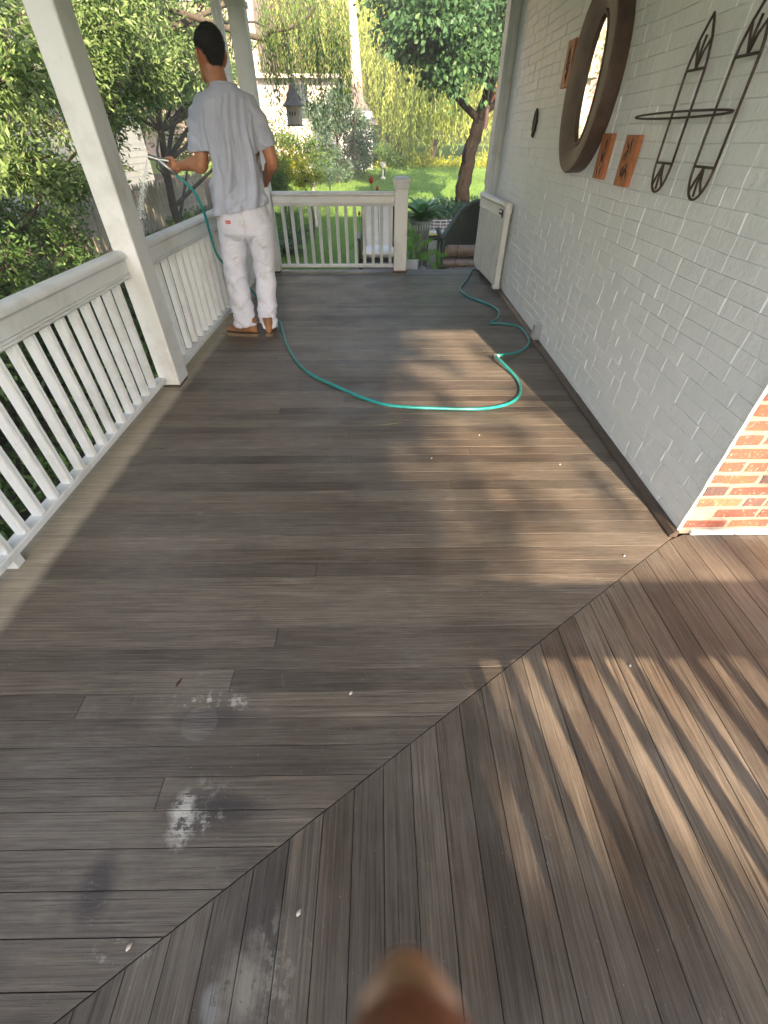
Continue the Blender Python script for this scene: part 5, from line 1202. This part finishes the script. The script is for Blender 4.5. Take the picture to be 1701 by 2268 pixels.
# white pot with fern
YP = 7.25; pc = at(906, 585, YP); pcx = at(909, 585, YP).x
sp = thing('plant_stand', 'low dark stand carrying the white fern pot', 'stand', (pcx, YP, -.5))
bx('top', (pcx, YP, -.175), (.30, .30, .03), M['blackwood'], sp)
for sx in (-1, 1):
    for sy in (-1, 1): bx('leg', (pcx+sx*.12, YP+sy*.12, -.345), (.03, .03, .31), M['blackwood'], sp)
fpot = thing('fern_pot', 'white plastic pot of feathery bright green asparagus fern beside the newel', 'potted plant', (pcx, YP, -.16))
MB().lathe([(.001, -.158), (.10, -.158), (.118, .0), (.130, .0), (.133, .03), (.120, .032), (.112, .0), (.001, -.01)], (pcx, YP, 0), 24, False).build('pot', M['whitepot'], fpot, smooth=30)
MB().lathe([(.001, .012), (.112, .006)], (pcx, YP, 0), 20, False).build('soil', M['soil'], fpot)
def frond(P, n, w0, mat, parent, seed, lsz=.03):
    rng = np.random.default_rng(seed); C_ = cat_rom(P, 8); MB().tube(C_, .0025, 4).build('frond_stem', M['stem'], parent)
    m = len(C_); i = rng.integers(0, m-1, n); f = rng.random(n)[:, None]; A = np.array([C_[k] for k in i]); B = np.array([C_[k+1] for k in i]); p = A*(1-f)+B*f
    q = (i/(m-1)); wd = w0*np.sin(PI*np.clip(q*.85+.1, 0, 1))**.6
    p = p+rnd_dir(n, rng)*wd[:, None]*rng.random((n, 1)); d = rnd_dir(n, rng); d[:, 2] -= .1
    leafcloud('frond', mat, p, d, lsz, .006, parent, rng=rng)
for k, (tx, tz, ty) in enumerate(((884, 500, 7.2), (872, 530, 7.1), (900, 480, 7.35), (918, 505, 7.3), (930, 520, 7.2), (958, 530, 7.2))):
    e = at(tx, tz, ty); frond([(pcx+R_.uniform(-.04, .04), YP, .0), Vector((pcx, YP, .0)).lerp(e, .5)+Vector((0, 0, .06)), e], 420, .045, L['fern'], fpot, 70+k)
for k, (mx, mz, tx, tz) in enumerate(((948, 565, 992, 565), (965, 555, 985, 610), (940, 570, 970, 598))):
    a = at(mx, mz, 7.1); e = at(tx, tz, 7.05) if k != 1 else at(972, 590, 7.1); frond([(pcx+.03, YP, .0), a, e], 620, .06, L['fern'], fpot, 80+k)
# urn with broad leaved plant
YU = 8.6; uc = at(932, 490, YU); ut = at(932, 487, YU).z
un = thing('urn_planter', 'ribbed grey green urn holding a broad leaved plant', 'potted plant', (uc.x, YU, -.4))
MB().lathe([(.001, -.42), (.13, -.42), (.13, -.38), (.07, -.34), (.06, -.2), (.10, -.14), (.14, ut-.30), (.165, ut-.04), (.195, ut-.035), (.20, ut), (.17, ut), (.15, ut-.05), (.001, ut-.05)], (uc.x, YU, 0), 24, False).build('urn', M['urn'], un, smooth=30)
for k in range(22):
    a = 2*PI*k/22; MB().tube([(uc.x+.108*math.cos(a), YU+.108*math.sin(a), ut-.36), (uc.x+.163*math.cos(a), YU+.163*math.sin(a), ut-.06)], .007, 5).build('rib', M['whitepot'], un)
rosette('', '', '', (uc.x, YU, ut-.04), 26, .50, .16, L['hosta'], 91, .55, None, 1.15, un)
# white lattice wire basket / planter behind
lt_ = thing('lattice_planter', 'white geometric lattice planter on the patio behind the wicker seat', 'planter', (1.2, 9.6, -.5))
YLt = 9.3; a0, a1 = at(938, 484, YLt), at(1008, 512, YLt)
for j in range(6):
    z = a0.z-.02-j*.048; MB().tube([(a0.x-.05, YLt, z), ((a0.x+a1.x)/2, YLt-.12, z), (a1.x+.05, YLt, z)], .010, 6).build('lattice_bar', M['whitewire'], lt_)
for i in range(13):
    x_ = a0.x-.04+(a1.x-a0.x+.08)*i/12; y_ = YLt-.12*math.sin(PI*i/12); MB().tube([(x_, y_, a0.z-.02-(i % 2)*.07), (x_, y_, a0.z-.30)], .010, 6).build('lattice_bar', M['whitewire'], lt_)
MB().box(((a0.x+a1.x)/2, YLt+.12, a0.z-.36), (a1.x-a0.x, .2, .28)).build('box', M['whitewire'], lt_)
wf = at(895, 500, 9.0); cl = [atc(px, py, 9.2, .13, 160) for px, py in ((890, 500), (900, 492), (905, 508), (893, 515))]
plant('flowering_plant', 'small pale green and white flowering plant between newel and urn', 'plant', (wf.x, 9.2, -.5), [([(wf.x, 9.2, -.5), (wf.x, 9.2, wf.z)], .012, .006)], cl, leafmat('white petals', (.12, .25, .04), (.35, .42, .15), (.75, .78, .65), .3), M['stem'], (.05, .03), seed=17)
# wicker love seat
wk = thing('wicker_armchair', 'dark green wicker armchair with curved back and a rolled brown cushion', 'chair', (1.4, 8.4, -.5))
YW = 8.3; wx0 = at(968, 540, YW).x; wx1 = wx0+1.42; sz_ = -.12
def warc(zadd, n=20):
    out = []
    for k in range(n+1):
        q = k/n; x_ = wx0+.02+(wx1-wx0-.04)*q; s_ = math.sin(PI*q)
        z_ = .15+.44*s_**1.25; y_ = YW-.32+.62*min(1, s_*1.3)**.8; out.append(Vector((x_, y_, z_+zadd)))
    return out
MB().tube(warc(0), .032, 10).build('back_rim', M['wicker'], wk, smooth=True)
T, Bt = warc(-.01), [Vector((p.x, p.y, sz_-.22)) for p in warc(0)]
m = MB(); n_ = len(T); m.add(T+Bt+[p+Vector((0, .02, 0)) for p in T]+[p+Vector((0, .02, 0)) for p in Bt], [(i, i+1, n_+i+1, n_+i) for i in range(n_-1)]+[(2*n_+i+1, 2*n_+i, 3*n_+i, 3*n_+i+1) for i in range(n_-1)]); m.build('woven_back', M['wicker'], wk, smooth=True)
wv = MB()
for i in range(0, 60):
    q = i/60*(n_-1); k = int(q); f_ = q-k; p = T[k].lerp(T[k+1], f_); b_ = Bt[k].lerp(Bt[k+1], f_); wv.tube([p+Vector((0, -.006, 0)), b_+Vector((0, -.006, 0))], .005, 4)
for j in range(26):
    wv.tube([Vector((T[k].x, T[k].y-.008-(.004 if (k+j) % 2 else 0), sz_-.2+j*.022)) for k in range(n_) if T[k].z > sz_-.2+j*.022], .004, 4) if sum(1 for k in range(n_) if T[k].z > sz_-.2+j*.022) > 2 else None
o = wv.build('weave', M['wicker'], wk); o['kind'] = 'stuff'
MB().box(((wx0+wx1)/2, YW-.05, sz_-.08), (wx1-wx0-.10, .60, .09), None, .03).build('seat_cushion', M['browncush'], wk)
MB().tube([(wx0+.16, YW-.08, sz_+.07), (wx1-.2, YW-.08, sz_+.07)], .085, 18).build('rolled_cushion', M['browncush'], wk, smooth=30)
MB().tube([(wx0+.13, YW-.08, sz_+.07), (wx0+.155, YW-.08, sz_+.07)], [.062, .075], 16).build('cushion_end', simple('tan cushion end', (.5, .36, .25), .8), wk, smooth=30)
for sx in (wx0+.05, wx1-.05):
    for yy in (YW-.32, YW+.22): MB().tube([(sx, yy, -.49), (sx, yy, .14)], .026, 8).build('leg', M['wicker'], wk, smooth=True)
for sx in (wx0+.02, wx1-.02): MB().tube([(sx, YW-.36, .17), (sx, YW-.1, .185), (sx, YW+.12, .22)], .04, 10).build('armrest', M['wicker'], wk, smooth=True)
hk = thing('shepherd_hook', 'thin dark metal garden hook standing in front of the wicker armchair', 'garden hook', (1.25, 7.5, -.5))
p0, p1, p2 = at(1005, 593, 7.4), at(1013, 560, 7.4), at(1020, 500, 7.4); MB().tube(cat_rom([Vector((p0.x, 7.4, -.49)), p0, p1, p2, p2+Vector((.0, .02, .12))], 4), .006, 6).build('rod', M['iron'], hk, smooth=True)
ta = thing('side_table', 'low dark side table with a yellow dish between urn and wicker armchair', 'table', (.9, 8.9, -.5))
tq = at(955, 522, 8.9); MB().lathe([(.001, tq.z-.03), (.26, tq.z-.03), (.26, tq.z-.005), (.001, tq.z-.004)], (tq.x, 8.9, 0), 24, False).build('table_top', M['blackwood'], ta, smooth=30)
for a in (0, 2.1, 4.2): MB().tube([(tq.x+.2*math.cos(a), 8.9+.2*math.sin(a), -.49), (tq.x+.12*math.cos(a), 8.9+.12*math.sin(a), tq.z-.03)], .014, 6).build('leg', M['blackwood'], ta)
yd = MB().lathe([(.001, tq.z), (.09, tq.z), (.13, tq.z+.025), (.12, tq.z+.027), (.08, tq.z+.008), (.001, tq.z+.007)], (tq.x, 8.9, 0), 20, False).build('dish', M['yellow'], None, smooth=30); tag(yd, 'shallow yellow green dish on the low side table', 'dish')

# tulip shaped ornaments
for i, (px, py, Y, lab) in enumerate(((822, 398, 7.6, 'taller red tulip ornament rising above the rear railing'), (836, 418, 7.7, 'lower red tulip ornament just above the rear railing'), (796, 473, 7.7, 'small red flower seen through the balusters'))):
    p = at(px, py, Y); tu = thing('tulip_ornament', lab, 'garden ornament', (p.x, Y, -.5), 'red tulip ornaments')
    s_ = .62 if i else 1
    for k in range(5):
        a = 2*PI*k/5; MB().loft([[p+Vector((math.cos(a)*r_+math.cos(a+PI/2)*w_*q, math.sin(a)*r_+math.sin(a+PI/2)*w_*q, z))*1 for q in (-1, 0, 1)] + [p+Vector((math.cos(a)*(r_-.003)+math.cos(a+PI/2)*w_*q, math.sin(a)*(r_-.003)+math.sin(a+PI/2)*w_*q, z)) for q in (1, 0, -1)] for r_, w_, z in ((.006*s_, .005*s_, -.045*s_), (.026*s_, .018*s_, -.025*s_), (.028*s_, .017*s_, .005*s_), (.022*s_, .008*s_, .035*s_), (.027*s_, .001, .052*s_))]).build('petal', M['red'], tu, smooth=True)
    MB().tube([(p.x, Y, -.5), (p.x+.02, Y, (p.z-.5)/2), p-Vector((0, 0, .045*s_))], .004, 5).build('stem', M['stem'], tu)
gs = at(692, 400, 12.6); st_o = thing('garden_statue', 'small pale stone finial among the yellow bushes', 'garden ornament', (gs.x, 12.6, gz(0, 12.6)))
zz = gz(0, 12.6); MB().lathe([(.06, zz), (.05, zz+.1), (.03, zz+.14), (.03, gs.z-.12), (.055, gs.z-.08), (.06, gs.z), (.03, gs.z+.07), (.04, gs.z+.10), (.012, gs.z+.17), (.001, gs.z+.20)], (gs.x, 12.6, 0), 16, False).build('finial', M['stone'], st_o, smooth=30)
g2_ = at(848, 352, 20.5); gu = thing('white_urn', 'small white garden urn in front of the bushes at the far end of the lawn', 'urn', (g2_.x, 20.5, gz(0, 20.5)))
zz = gz(0, 20.5); MB().lathe([(.10, zz), (.10, zz+.05), (.035, zz+.09), (.035, zz+.30), (.12, zz+.36), (.15, zz+.52), (.13, zz+.52), (.001, zz+.45)], (g2_.x, 20.5, 0), 16, False).build('bowl', simple('white urn', (.7, .68, .62), .6), gu, smooth=30)
